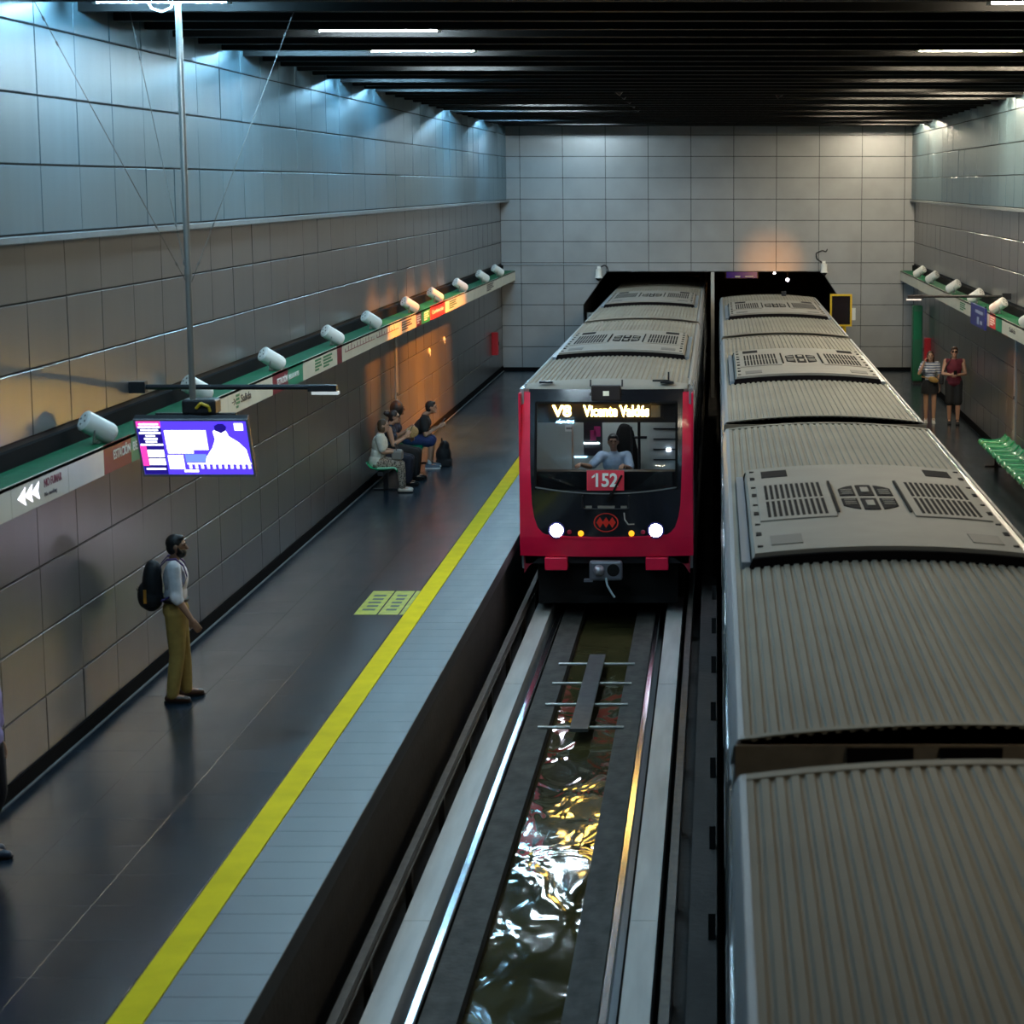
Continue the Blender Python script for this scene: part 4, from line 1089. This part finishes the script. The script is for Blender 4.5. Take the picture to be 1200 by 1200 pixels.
def frame(up, fwd):
    u = up.normalized(); f = (fwd - u*fwd.dot(u)).normalized(); r = f.cross(u)
    return Matrix((r, f, u)).transposed()          # columns: right, forward, up

def hand(m, w, d, pn, curl=0.5, side=1):
    d = d.normalized(); pn = (pn - d*pn.dot(d)).normalized(); sd = d.cross(pn).normalized()*side
    mx = Matrix((sd, pn, d)).transposed()
    m.ell(w + d*0.050, (0.041, 0.017, 0.055), mx)
    m.cap(w - d*0.02, 0.027, w + d*0.03, 0.028)
    for k, (x, l) in enumerate(((0.031, 0.070), (0.011, 0.080), (-0.010, 0.074), (-0.030, 0.058))):
        a = w + d*0.092 + sd*x
        c = curl*0.8
        d1 = (d*math.cos(c) + pn*math.sin(c)); d2 = (d*math.cos(2.2*c) + pn*math.sin(2.2*c))
        b = a + d1*l*0.5; e = b + d2*l*0.5
        m.chain([(a - d*0.02, 0.0105), (b, 0.0100), (e, 0.0085)])
    t0 = w + d*0.028 + sd*0.028; t1 = t0 + (sd*0.7 + d*0.7 + pn*0.35)*0.036; t2 = t1 + (d*0.9 + pn*0.5 + sd*0.15)*0.034
    m.chain([(t0, 0.014), (t1, 0.0115), (t2, 0.0095)])

def person(label, loc, rz, P, wear, skin_col, hair_col, scale=1.0, voxel=0.0085, group=None, hair='short', extras=None, beard=None):
    """P: joint positions in metres; the person faces +Y, right hand at +X."""
    sk = mat('skin_%.2f_%.2f' % (skin_col[0], skin_col[1]), skin_col, 0.55)
    hm = mat('hair_%.3f_%.3f' % (hair_col[0], hair_col[1]), hair_col, 0.55)
    J = {k: V(v) for k, v in P.items() if isinstance(v, (tuple, list)) and len(v) == 3}
    pel, che, nek, hed = J['pelvis'], J['chest'], J['neck'], J['head']
    fwd = V(P.get('fwd', (0, 1, 0))); face = V(P.get('face', (0, 1, 0)))
    sp = frame(che - pel, fwd); spp = frame(V((0, 0, 1)) if P.get('seated') else che-pel, fwd)
    waist = pel.lerp(che, 0.48)
    fem = P.get('fem', False); fat = P.get('fat', 1.0)
    def torso(m, g, low=True, upto=1.0):
        if low: m.ell(pel, (0.165*fat+g, 0.118*fat+g, 0.125+g), spp)
        m.ell(waist, ((0.128 if fem else 0.142)*fat+g, 0.100*fat+g, 0.16+g), sp)
        m.ell(che, ((0.145 if fem else 0.165)*fat+g, 0.112*fat+g, 0.175+g*0.6), sp)
        for s in 'LR': m.cap(che + sp @ V((0, 0, 0.085)), 0.075+g*0.5, (che + sp @ V((0, 0, 0.095))).lerp(J['sh'+s], upto), 0.058+g*(0.5 if upto < 1 else 1))
        if fem:
            for s in (-1, 1): m.ell(che + sp @ V((s*0.065, 0.075, -0.02)), (0.06+g, 0.055+g, 0.06+g), sp)
    b = M()
    torso(b, 0)
    b.chain([(che + sp @ V((0, 0, 0.10)), 0.062), (nek, 0.053), (hed - V((0, 0, 0.05)), 0.050)])
    hx = frame(V((0, 0, 1)) + face*P.get('nod', 0.0), face)
    b.ell(hed + hx @ V((0, -0.008, 0.02)), (0.076, 0.094, 0.098), hx)
    b.ell(hed + hx @ V((0, 0.018, -0.045)), (0.058, 0.068, 0.072), hx)
    b.cap(hed + hx @ V((0, 0.083, 0.018)), 0.010, hed + hx @ V((0, 0.104, -0.018)), 0.0145)
    b.ell(hed + hx @ V((0, 0.072, -0.088)), (0.025, 0.02, 0.018), hx)
    for s in (-1, 1):
        b.ell(hed + hx @ V((s*0.078, -0.005, 0.0)), (0.012, 0.022, 0.032), hx)
        b.cap(hed + hx @ V((s*0.015, 0.083, 0.032)), 0.010, hed + hx @ V((s*0.05, 0.070, 0.030)), 0.010)
    for s in 'LR':
        b.chain([(J['sh'+s], 0.056), (J['sh'+s].lerp(J['el'+s], 0.45), 0.050), (J['el'+s], 0.040)])
        b.chain([(J['el'+s], 0.040), (J['el'+s].lerp(J['wr'+s], 0.3), 0.041), (J['wr'+s], 0.027)])
        hd = V(P.get('hd'+s, J['wr'+s] - J['el'+s])); pn = V(P.get('pn'+s, (-1 if s == 'R' else 1, 0, 0)))
        hand(b, J['wr'+s], hd, pn, P.get('curl', 0.55), 1 if s == 'L' else -1)
        b.chain([(J['hip'+s], 0.092*fat), (J['hip'+s].lerp(J['kn'+s], 0.5), 0.076*fat), (J['kn'+s], 0.056)])
        b.chain([(J['kn'+s], 0.056), (J['kn'+s].lerp(J['an'+s], 0.3), 0.056), (J['an'+s], 0.036)])
        b.chain([(J['an'+s] - V((0, 0, 0.02)), 0.035), (J['an'+s] + V(P.get('ft'+s, (0, 1, 0)))*0.11 - V((0, 0, 0.045)), 0.034)])
    body = blob('person', b, sk, voxel, 3)
    body['label'] = label; body['category'] = 'person'
    if group: body['group'] = group
    body.location = loc; body.rotation_euler = (0, 0, rz); body.scale = (scale,)*3
    # face details
    m = M()
    for s in (-1, 1): m.ell(hed + hx @ V((s*0.032, 0.0815, 0.017)), (0.011, 0.008, 0.006), hx)
    obj('eyes', m, mat('eye_dark', (0.02, 0.015, 0.012), 0.2), body, smooth=True)
    m = M()
    for s in (-1, 1): m.cap(hed + hx @ V((s*0.016, 0.091, 0.039)), 0.0055, hed + hx @ V((s*0.052, 0.080, 0.038)), 0.004)
    obj('eyebrows', m, hm, body, smooth=True)
    obj('mouth', M().ell(hed + hx @ V((0, 0.083, -0.052)), (0.024, 0.008, 0.008), hx), mat('lip', (0.35, 0.12, 0.10), 0.5), body, smooth=True)
    # hair
    h = M()
    h.ell(hed + hx @ V((0, -0.022, 0.040)), (0.086, 0.096, 0.092), hx)
    h.ell(hed + hx @ V((0, -0.045, -0.005)), (0.080, 0.066, 0.085), hx)
    if hair == 'short':
        h.ell(hed + hx @ V((0, 0.035, 0.092)), (0.062, 0.045, 0.030), hx)
    if hair == 'long':
        h.ell(hed + hx @ V((0, -0.06, -0.10)), (0.085, 0.05, 0.14), hx)
        for s in (-1, 1): h.ell(hed + hx @ V((s*0.075, -0.02, -0.06)), (0.024, 0.05, 0.11), hx)
    if hair == 'bob':
        h.ell(hed + hx @ V((0, -0.03, -0.03)), (0.098, 0.085, 0.10), hx)
    if hair == 'big':
        h.ell(hed + hx @ V((0, -0.04, 0.01)), (0.135, 0.125, 0.15), hx)
    if hair == 'bun':
        h.ell(hed + hx @ V((0, -0.12, 0.06)), (0.055, 0.055, 0.055), hx)
        h.ell(hed + hx @ V((0.02, -0.155, 0.075)), (0.035, 0.04, 0.045), hx)
    blob('hair', h, hm, 0.009, 2, body)
    if beard:
        m = M().ell(hed + hx @ V((0, 0.030, -0.062)), (0.062, 0.066, 0.060), hx)
        for s in (-1, 1): m.cap(hed + hx @ V((s*0.070, 0.01, 0.0)), 0.014, hed + hx @ V((s*0.055, 0.045, -0.06)), 0.02)
        blob('beard', m, hm, 0.008, 2, body)
    # clothing
    for it in wear:
        kind, mm = it['kind'], it['mat']
        g = it.get('g', 0.014)
        m = M()
        if kind == 'top':
            torso(m, g, it.get('low', True), 1.0 if it.get('sleeve', 0.6) > 0 else 0.82)
            if it.get('collar', True): m.cap(che + sp @ V((0, 0, 0.11)), 0.07+g*0.5, nek - V((0, 0, 0.035)), 0.056+g*0.5)
            sl = it.get('sleeve', 0.6)
            for s in 'LR':
                if sl <= 0: continue
                u = min(sl, 1.0)
                m.chain([(J['sh'+s], 0.060+g), (J['sh'+s].lerp(J['el'+s], u*0.5), 0.054+g), (J['sh'+s].lerp(J['el'+s], u), 0.050+g)])
                if sl > 1: m.chain([(J['el'+s], 0.046+g), (J['el'+s].lerp(J['wr'+s], sl-1), 0.042+g)])
            if it.get('hang') and not P.get('seated'):
                m.ell(pel - V((0, 0, 0.04)), (0.175*fat+g, 0.125*fat+g, 0.10), spp)
            blob(it.get('name', 'shirt'), m, mm, 0.0095, 4, body)
        elif kind == 'legs':
            m.ell(pel - V((0, 0, 0.01)), (0.168*fat+g, 0.12*fat+g, 0.115+g), spp)
            u = it.get('to', 2.0)
            for s in 'LR':
                kn = J['hip'+s].lerp(J['kn'+s], min(u, 1.0))
                e_ = 0.004 if u >= 1.5 else 0.022
                m.chain([(J['hip'+s], 0.097*fat+g), (J['hip'+s].lerp(kn, 0.5), 0.082*fat+g), (kn, 0.062+g+(e_ if u <= 1.2 else 0))])
                if u > 1.0:
                    an = J['kn'+s].lerp(J['an'+s], u-1.0)
                    m.chain([(J['kn'+s], 0.062+g), (J['kn'+s].lerp(an, 0.4), 0.060+g), (an, 0.046+g)])
            blob(it.get('name', 'trousers'), m, mm, 0.0095, 4, body)
        elif kind == 'skirt':
            rws_ = []
            for zz_, rr in ((0.07, 0.150), (0.0, 0.185), (-0.12, 0.205), (-0.26, 0.215)):
                rws_.append([(pel.x + rr*math.cos(2*math.pi*i/20), pel.y + rr*0.78*math.sin(2*math.pi*i/20), pel.z+zz_) for i in range(21)])
            obj('skirt', m.slab(rws_, (0, 0, -0.004)), mm, body, smooth=True)
        elif kind == 'shoes':
            for s in 'LR':
                m = M(); a = J['an'+s]; f = V(P.get('ft'+s, (0, 1, 0))).normalized()
                base = a.z - 0.09
                zf = lambda q: V((q.x, q.y, base))
                m.chain([(zf(a) + V((0, 0, 0.048)) - f*0.045, 0.042), (zf(a) + V((0, 0, 0.044)) + f*0.07, 0.042), (zf(a) + V((0, 0, 0.036)) + f*0.155, 0.034)])
                m.cap(zf(a) + V((0, 0, 0.05)), 0.042, a + V((0, 0, 0.0)), 0.043)
                sh = blob('shoe', m, mm, 0.009, 3, body)
                sole = M()
                sd = V((f.y, -f.x, 0))
                pts = [(-0.085, 0.028), (-0.06, 0.038), (0.05, 0.042), (0.12, 0.043), (0.17, 0.034), (0.192, 0.015)]
                poly = [zf(a) + f*t + sd*w_ for t, w_ in pts] + [zf(a) + f*t - sd*w_ for t, w_ in reversed(pts)]
                sole.prism([(p.x, p.y) for p in poly], 'z', base, base+0.022)
                obj('sole', sole, it.get('sole', RUB), sh)
        elif kind == 'socks':
            m = M()
            for s in 'LR': m.cap(J['an'+s] - V((0, 0, 0.02)), 0.041, J['an'+s] + V((0, 0, 0.07)), 0.042)
            blob('socks', m, mm, 0.009, 2, body)
        elif kind == 'glasses':
            for s in (-1, 1): m.ell(hed + hx @ V((s*0.034, 0.092, 0.016)), (0.027, 0.007, 0.020), hx)
            m.cyl(hed + hx @ V((-0.012, 0.098, 0.020)), hed + hx @ V((0.012, 0.098, 0.020)), 0.004, n=6)
            for s in (-1, 1): m.cyl(hed + hx @ V((s*0.06, 0.088, 0.020)), hed + hx @ V((s*0.082, -0.01, 0.020)), 0.004, n=6)
            obj('sunglasses', m, mat('sunglass_black', (0.012, 0.010, 0.010), 0.1), body, smooth=True)
    return body, J, hx

def cloth(name, c, rough=0.8, noise=0.12): return mat(name, c, rough, noise=noise, nscale=(14, 14, 14))

# --- man with backpack
P = dict(pelvis=(0, 0, 0.97), chest=(0, 0.01, 1.29), neck=(0, 0.0, 1.485), head=(0, 0.035, 1.615), face=(0.10, 1, -0.05),
         shL=(-0.185, 0, 1.42), shR=(0.185, 0, 1.42), elL=(-0.24, -0.03, 1.13), elR=(0.245, 0.02, 1.13), wrL=(-0.25, 0.06, 0.89), wrR=(0.255, 0.16, 0.90),
         hipL=(-0.095, 0, 0.93), hipR=(0.095, 0, 0.93), knL=(-0.11, 0.05, 0.50), knR=(0.11, 0.0, 0.50), anL=(-0.13, 0.07, 0.09), anR=(0.12, -0.06, 0.09),
         ftL=(-0.25, 1, 0), ftR=(0.2, 1, 0), curl=0.4)
chino = cloth('khaki_chino', (0.36, 0.23, 0.055)); wsh = cloth('white_shirt', (0.86, 0.80, 0.82)); brn = mat('brown_leather', (0.06, 0.022, 0.010), 0.35)
mn, J, hx = person('man in white shirt and khaki trousers with black backpack standing on the left platform', (-5.58, 21.6, 0.007), R(-78), P,
    [dict(kind='legs', mat=chino, g=0.018), dict(kind='top', mat=wsh, sleeve=1.12, g=0.02, low=False), dict(kind='shoes', mat=brn)], (0.40, 0.20, 0.12), (0.010, 0.008, 0.008), 1.0, 0.0075, beard=True)
_b = M().lathe((0, 0, 1.045), (0, 0, 1), [(0, 0.15), (0.005, 0.178), (0.03, 0.178), (0.035, 0.15)], 24); _b.v = [(v[0], v[1]*0.76, v[2]) for v in _b.v]
obj('belt', _b, mat('belt_brown', (0.05, 0.03, 0.02), 0.5), mn, smooth=True)
# backpack: carried thing
bp = empty('backpack', (0, 0, 0), label='black backpack with purple straps worn by the man in the white shirt', category='backpack')
bp.location = mn.location; bp.rotation_euler = mn.rotation_euler
BPK = cloth('backpack_black', (0.010, 0.009, 0.011), 0.7)
m = M().ell((0, -0.225, 1.22), (0.165, 0.105, 0.27)).ell((0, -0.24, 1.10), (0.17, 0.125, 0.15)).ell((0, -0.20, 1.37), (0.13, 0.075, 0.11)).ell((0, -0.32, 1.12), (0.12, 0.06, 0.13))
blob('pack_body', m, BPK, 0.011, 4, bp)
for s in (-1, 1):
    pts = [(s*0.09, -0.14, 1.42), (s*0.12, -0.07, 1.495), (s*0.125, 0.02, 1.50), (s*0.128, 0.095, 1.43), (s*0.14, 0.128, 1.32), (s*0.172, 0.085, 1.22), (s*0.192, 0.0, 1.14), (s*0.16, -0.14, 1.08)]
    rows_ = [[V(p) + V((-0.032, 0, 0)) for p in pts], [V(p) + V((0.032, 0, 0)) for p in pts]]
    obj('shoulder_strap', M().slab(rows_, (0, 0.004, 0.012)), cloth('strap_purple', (0.07, 0.035, 0.15)), bp, smooth=True)
obj('pack_tag', M().box(0.135, 0.155, -0.31, -0.28, 1.06, 1.20), mat('tag_orange', (0.5, 0.2, 0.02), 0.5), bp)
obj('pack_zip', M().tube([(-0.12, -0.36, 1.17), (-0.06, -0.375, 1.20), (0.06, -0.375, 1.20), (0.12, -0.36, 1.17)], 0.006), DKMET, bp, smooth=True)

# --- seated people at the left wall
def seated(lean=0.1, kneeZ=0.50, armR=None, armL=None, headf=0.05, knee=0.43, foot=0.40, spread=0.10, nod=0.0, fat=1.0, fem=True, shw=0.165, h=0.0):
    d = dict(seated=True, fem=fem, fat=fat, pelvis=(0, 0, 0.57), chest=(0, lean, 0.89+h), neck=(0, lean+0.06*lean*5*0.3+0.02, 1.09+h), head=(0, lean+headf+0.05, 1.215+h), nod=nod,
             shL=(-shw, lean*1.15, 1.015+h), shR=(shw, lean*1.15, 1.015+h), hipL=(-0.085, 0.02, 0.545), hipR=(0.085, 0.02, 0.545),
             knL=(-spread, knee, kneeZ), knR=(spread, knee, kneeZ), anL=(-spread, foot, 0.09), anR=(spread, foot, 0.09))
    d.update(dict(elL=(-0.21, lean+0.06, 0.76), elR=(0.21, lean+0.06, 0.76), wrL=(-0.08, lean+0.27, 0.75), wrR=(0.08, lean+0.27, 0.75)))
    if armR: d['elR'], d['wrR'] = armR
    if armL: d['elL'], d['wrL'] = armL
    return d
P = seated(0.06, fat=1.12, foot=0.46, headf=0.03); P['face'] = (0.15, 1, -0.25)
wo, J, hx = person('seated woman in white top and patterned trousers, nearest on the green bench', (-5.90, 36.72, 0.007), R(-84), P,
    [dict(kind='legs', mat=pattern_mat('leopard_cloth', 'v', (0.06, 0.045, 0.035), (0.34, 0.27, 0.21), 42), g=0.016, to=1.92), dict(kind='top', mat=cloth('cream_top', (0.62, 0.60, 0.52)), sleeve=0.75, g=0.024),
     dict(kind='shoes', mat=mat('pale_shoe', (0.55, 0.45, 0.36), 0.4))], (0.42, 0.23, 0.15), (0.075, 0.040, 0.018), 0.95, 0.0095, hair='bob', group='people on the bench')
hb = empty('handbag', (-5.54, 36.74, 0.585), label='small grey handbag on the lap of the woman in white', category='bag')
obj('bag_body', M().cbox(-0.09, 0.09, -0.11, 0.11, 0.0, 0.17, 0.03), mat('bag_grey', (0.20, 0.18, 0.16), 0.6), hb, bevel=0.02); obj('bag_strap', M().tube([(0, -0.09, 0.16), (-0.04, -0.05, 0.27), (-0.04, 0.05, 0.27), (0, 0.09, 0.16)], 0.009), mat('bag_strap_dark', (0.05, 0.04, 0.04), 0.6), hb)
P = seated(0.07, armR=((0.20, 0.16, 0.78), (0.07, 0.36, 0.90)), armL=((-0.20, 0.16, 0.78), (-0.06, 0.36, 0.90)), h=0.05); P['face'] = (0, 1, -0.3); P['hdR'] = (-0.1, 0.6, 0.8); P['hdL'] = (0.1, 0.6, 0.8)
w2, J, hx = person('seated woman in dark clothes with sunglasses and hair bun holding a phone', (-5.86, 37.50, 0.007), R(-88), P,
    [dict(kind='legs', mat=cloth('navy_trousers', (0.012, 0.012, 0.025)), g=0.02, to=1.95), dict(kind='top', mat=pattern_mat('blue_print_top', 'v', (0.02, 0.05, 0.12), (0.010, 0.012, 0.02), 25), sleeve=0.0, g=0.016, name='top'),
     dict(kind='shoes', mat=RUB), dict(kind='glasses', mat=RUB)], (0.45, 0.24, 0.15), (0.014, 0.009, 0.008), 0.97, 0.0095, hair='bun', group='people on the bench')
def phone(loc, rz, tilt, label):
    e = empty('mobile_phone', loc, rz, label=label, category='phone')
    mx = Matrix.Rotation(tilt, 3, 'X')
    obj('phone_case', M().obox((0, 0, 0), (0.072, 0.009, 0.145), mx), RUB, e); obj('phone_screen', M().obox(mx @ V((0, -0.0052, 0)), (0.064, 0.002, 0.132), mx), mat('phone_glass', (0.02, 0.02, 0.03), 0.1, emit=(0.6, 0.7, 1), estr=0.15), e)
phone((-5.41, 37.51, 1.01), R(-88), R(-25), 'phone held up by the woman with sunglasses')
P = seated(0.02, h=0.07, armR=((0.22, 0.10, 0.80), (0.10, 0.30, 0.93))); P['face'] = (-0.35, 1, -0.1)
w3, J, hx = person('seated person with big dark curly hair half hidden behind the woman with sunglasses', (-5.86, 38.35, 0.007), R(-92), P,
    [dict(kind='legs', mat=cloth('black_jeans', (0.012, 0.012, 0.014)), g=0.02, to=1.95), dict(kind='top', mat=cloth('dark_blue_top', (0.016, 0.022, 0.05)), sleeve=0.6), dict(kind='shoes', mat=RUB)], (0.30, 0.15, 0.09), (0.012, 0.009, 0.009), 1.0, 0.011, hair='big', group='people on the bench')
rb_ = empty('round_bag', (-5.47, 38.15, 0.90), label='round tan woven bag held up beside the curly-haired person', category='bag')
obj('bag_disc', M().lathe((0, 0.03, 0), (0.1, -1, 0), [(0, 0.085), (0.01, 0.10), (0.05, 0.10), (0.06, 0.085)], 20), mat('woven_tan', (0.45, 0.28, 0.11), 0.7, noise=0.3, nscale=(60, 60, 60)), rb_, smooth=True)
obj('bag_handle', M().tube([(-0.08, 0, 0.06), (-0.11, 0, 0.0), (-0.10, 0, -0.07), (-0.05, 0, -0.10)], 0.009), mat('handle_cream', (0.6, 0.5, 0.35), 0.6), rb_, smooth=True)
P = seated(0.27, fem=False, shw=0.19, headf=0.12, knee=0.44, foot=0.40, spread=0.16, h=-0.10,
           armR=((0.24, 0.34, 0.64), (0.10, 0.57, 0.76)), armL=((-0.24, 0.34, 0.64), (-0.08, 0.57, 0.76))); P['face'] = (0, 1, -0.4); P['hdR'] = (-0.2, 0.8, 0.5); P['hdL'] = (0.2, 0.8, 0.5)
m4, J, hx = person('seated man in black T-shirt and blue shorts leaning forward over his phone', (-5.82, 39.95, 0.007), R(-86), P,
    [dict(kind='legs', mat=cloth('blue_shorts', (0.012, 0.028, 0.12)), g=0.028, to=0.92, name='shorts'), dict(kind='top', mat=cloth('black_tee', (0.010, 0.011, 0.014)), sleeve=0.62, g=0.022), dict(kind='socks', mat=mat('white_sock', (0.7, 0.7, 0.7), 0.8)),
     dict(kind='shoes', mat=cloth('grey_sneaker', (0.16, 0.20, 0.26)), sole=WHITE)], (0.42, 0.23, 0.15), (0.012, 0.009, 0.008), 1.02, 0.0095, group='people on the bench')
obj('shirt_badge', M().lathe((0.265, 0.315, 0.82), (1, 0.05, 0.1), [(0, 0.028), (0.006, 0.026)], 14), WHITE, m4)
phone((-5.15, 39.98, 0.89), R(-86), R(-35), 'phone in the hands of the man in blue shorts')
fb = empty('travel_bag', (-5.20, 40.30, 0.007), label='black bag standing on the floor by the feet of the man in blue shorts', category='bag')
blob('bag_body', M().ell((0, 0, 0.20), (0.15, 0.17, 0.20)).ell((0.02, 0, 0.36), (0.10, 0.13, 0.12)).box(-0.13, 0.15, -0.15, 0.15, 0.0, 0.12), BPK, 0.014, 4, fb)
obj('bag_grip', M().tube([(-0.03, -0.05, 0.46), (-0.03, -0.04, 0.52), (-0.03, 0.04, 0.52), (-0.03, 0.05, 0.46)], 0.010), BPK, fb, smooth=True)

# --- couple on the right platform, walking towards the viewer
def stand(h=1.0, fem=False, **kw):
    d = dict(fem=fem, pelvis=(0, 0, 0.97), chest=(0, 0.01, 1.28), neck=(0, 0.0, 1.475), head=(0, 0.03, 1.605), face=(0, 1, 0),
             shL=(-0.165 if fem else -0.19, 0, 1.41), shR=(0.165 if fem else 0.19, 0, 1.41), elL=(-0.22, -0.02, 1.13), elR=(0.22, -0.02, 1.13), wrL=(-0.23, 0.06, 0.88), wrR=(0.23, 0.06, 0.88),
             hipL=(-0.09, 0, 0.93), hipR=(0.09, 0, 0.93), knL=(-0.095, 0.05, 0.50), knR=(0.095, 0.02, 0.50), anL=(-0.09, 0.08, 0.09), anR=(0.09, -0.04, 0.09))
    d.update(kw); return d
P = stand(fem=True, elR=(0.27, 0.12, 1.20), wrR=(0.17, 0.16, 1.44), hdR=(-0.3, 0, 1), pnR=(-1, 0, 0), fat=0.92, face=(0.05, 1, -0.05))
sw, J, hx = person('woman in striped top and black skirt with one hand raised on the right platform', (4.78, 47.7, 0.007), R(178), P,
    [dict(kind='top', mat=pattern_mat('striped_tee', 'stripe', (0.10, 0.13, 0.22), (0.60, 0.60, 0.62), 5.2), sleeve=0.7, g=0.016, low=False), dict(kind='skirt', mat=cloth('black_skirt', (0.010, 0.010, 0.012))),
     dict(kind='shoes', mat=mat('white_shoe', (0.75, 0.75, 0.72), 0.5), sole=WHITE)], (0.50, 0.28, 0.18), (0.05, 0.022, 0.012), 0.93, 0.0105, hair='long', group='couple on the right platform')
wb_ = empty('waist_bag', (4.83, 47.50, 0.99), label='tan waist bag worn by the woman in the striped top', category='bag')
blob('pouch', M().ell((0, 0, 0), (0.12, 0.05, 0.065), Matrix.Rotation(R(18), 3, 'Y')), mat('tan_leather', (0.38, 0.22, 0.06), 0.6), 0.010, 3, wb_)
obj('bag_belt', M().tube([(0.10, 0.02, -0.03), (0.16, 0.10, 0.0), (0.15, 0.26, 0.03), (0, 0.36, 0.05), (-0.2, 0.30, 0.05), (-0.25, 0.18, 0.05), (-0.18, 0.06, 0.04), (-0.10, 0.02, 0.03)], 0.010), mat('tan_strap', (0.30, 0.16, 0.05), 0.6), wb_, smooth=True)
P = stand(elR=(0.25, 0.05, 1.13), wrR=(0.08, 0.26, 1.12), elL=(-0.25, 0.05, 1.13), wrL=(-0.07, 0.26, 1.12), hdR=(-0.7, 0.6, 0.2), hdL=(0.7, 0.6, 0.2), face=(0, 1, -0.1), fat=1.02)
rm_, J, hx = person('man in maroon tank top and black shorts with sunglasses on the right platform', (5.28, 47.4, 0.007), R(176), P,
    [dict(kind='legs', mat=cloth('black_shorts', (0.012, 0.012, 0.013)), to=0.98, g=0.016, name='shorts'), dict(kind='top', mat=cloth('maroon_tank', (0.14, 0.012, 0.025)), sleeve=0.0, g=0.020, hang=True, collar=False, name='tank_top'),
     dict(kind='shoes', mat=cloth('dark_sneaker', (0.03, 0.03, 0.035))), dict(kind='glasses', mat=RUB)], (0.48, 0.26, 0.17), (0.06, 0.025, 0.012), 1.0, 0.0105, group='couple on the right platform')
phone((5.27, 47.05, 1.17), R(176), R(-30), 'phone in the hands of the man in the maroon tank top')
sb = empty('shoulder_bag', (5.00, 47.42, 0.88), label='black shoulder bag at the hip of the man in the maroon tank top', category='bag')
blob('bag_body', M().ell((0, 0, 0.13), (0.055, 0.12, 0.12)).box(-0.045, 0.045, -0.10, 0.10, 0.02, 0.16), BPK, 0.012, 3, sb)
obj('bag_strap', M().tube([(0.02, -0.05, 0.22), (0.10, -0.14, 0.45), (0.22, -0.05, 0.61), (0.22, 0.06, 0.61), (0.08, 0.12, 0.4), (0.0, 0.05, 0.22)], 0.010), BPK, sb, smooth=True)

# --- person cut off by the left edge of the photograph
P = stand(elR=(0.25, 0.12, 1.06), wrR=(0.20, 0.10, 0.86), elL=(-0.24, 0.02, 1.12), anR=(0.09, 0.0, 0.09), anL=(-0.09, -0.10, 0.09))
person('person in lilac shirt and dark trousers at the far left edge of the picture', (-5.785, 16.4, 0.007), R(-85), P,
    [dict(kind='legs', mat=cloth('dark_trousers', (0.015, 0.015, 0.025)), g=0.018), dict(kind='top', mat=cloth('lilac_shirt', (0.34, 0.30, 0.62)), sleeve=1.35, g=0.022), dict(kind='shoes', mat=mat('blue_grey_shoe', (0.06, 0.07, 0.10), 0.4))],
    (0.40, 0.22, 0.14), (0.012, 0.01, 0.01), 1.0, 0.011)

# --- driver in the cab
P = dict(seated=True, pelvis=(0.10, 1.22, 0.76), chest=(0.08, 1.12, 1.08), neck=(0.07, 1.11, 1.285), head=(0.06, 1.10, 1.415), fwd=(0, -1, 0), face=(0.1, -1, -0.1),
         shL=(0.27, 1.10, 1.205), shR=(-0.12, 1.10, 1.205), elL=(0.33, 0.98, 1.02), elR=(-0.28, 0.92, 1.06), wrL=(0.22, 0.78, 1.10), wrR=(-0.42, 0.74, 1.12),
         hipL=(0.19, 1.2, 0.74), hipR=(0.01, 1.2, 0.74), knL=(0.2, 0.88, 0.62), knR=(0.0, 0.88, 0.62), anL=(0.2, 0.95, 0.20), anR=(0.0, 0.95, 0.20), ftL=(0, -1, 0), ftR=(0, -1, 0), hdR=(-0.3, -1, 0), hdL=(-0.2, -1, 0), pnR=(0, 0, -1), pnL=(0, 0, -1))
dv, J, hx = person('train driver in light blue shirt behind the windscreen of the left train', (CT1, FY, 0.0), 0, P,
    [dict(kind='legs', mat=cloth('driver_trousers', (0.02, 0.02, 0.04)), g=0.016), dict(kind='top', mat=cloth('driver_shirt', (0.33, 0.42, 0.55)), sleeve=0.8, g=0.02), dict(kind='shoes', mat=RUB)], (0.30, 0.16, 0.10), (0.012, 0.009, 0.008), 1.0, 0.0105)
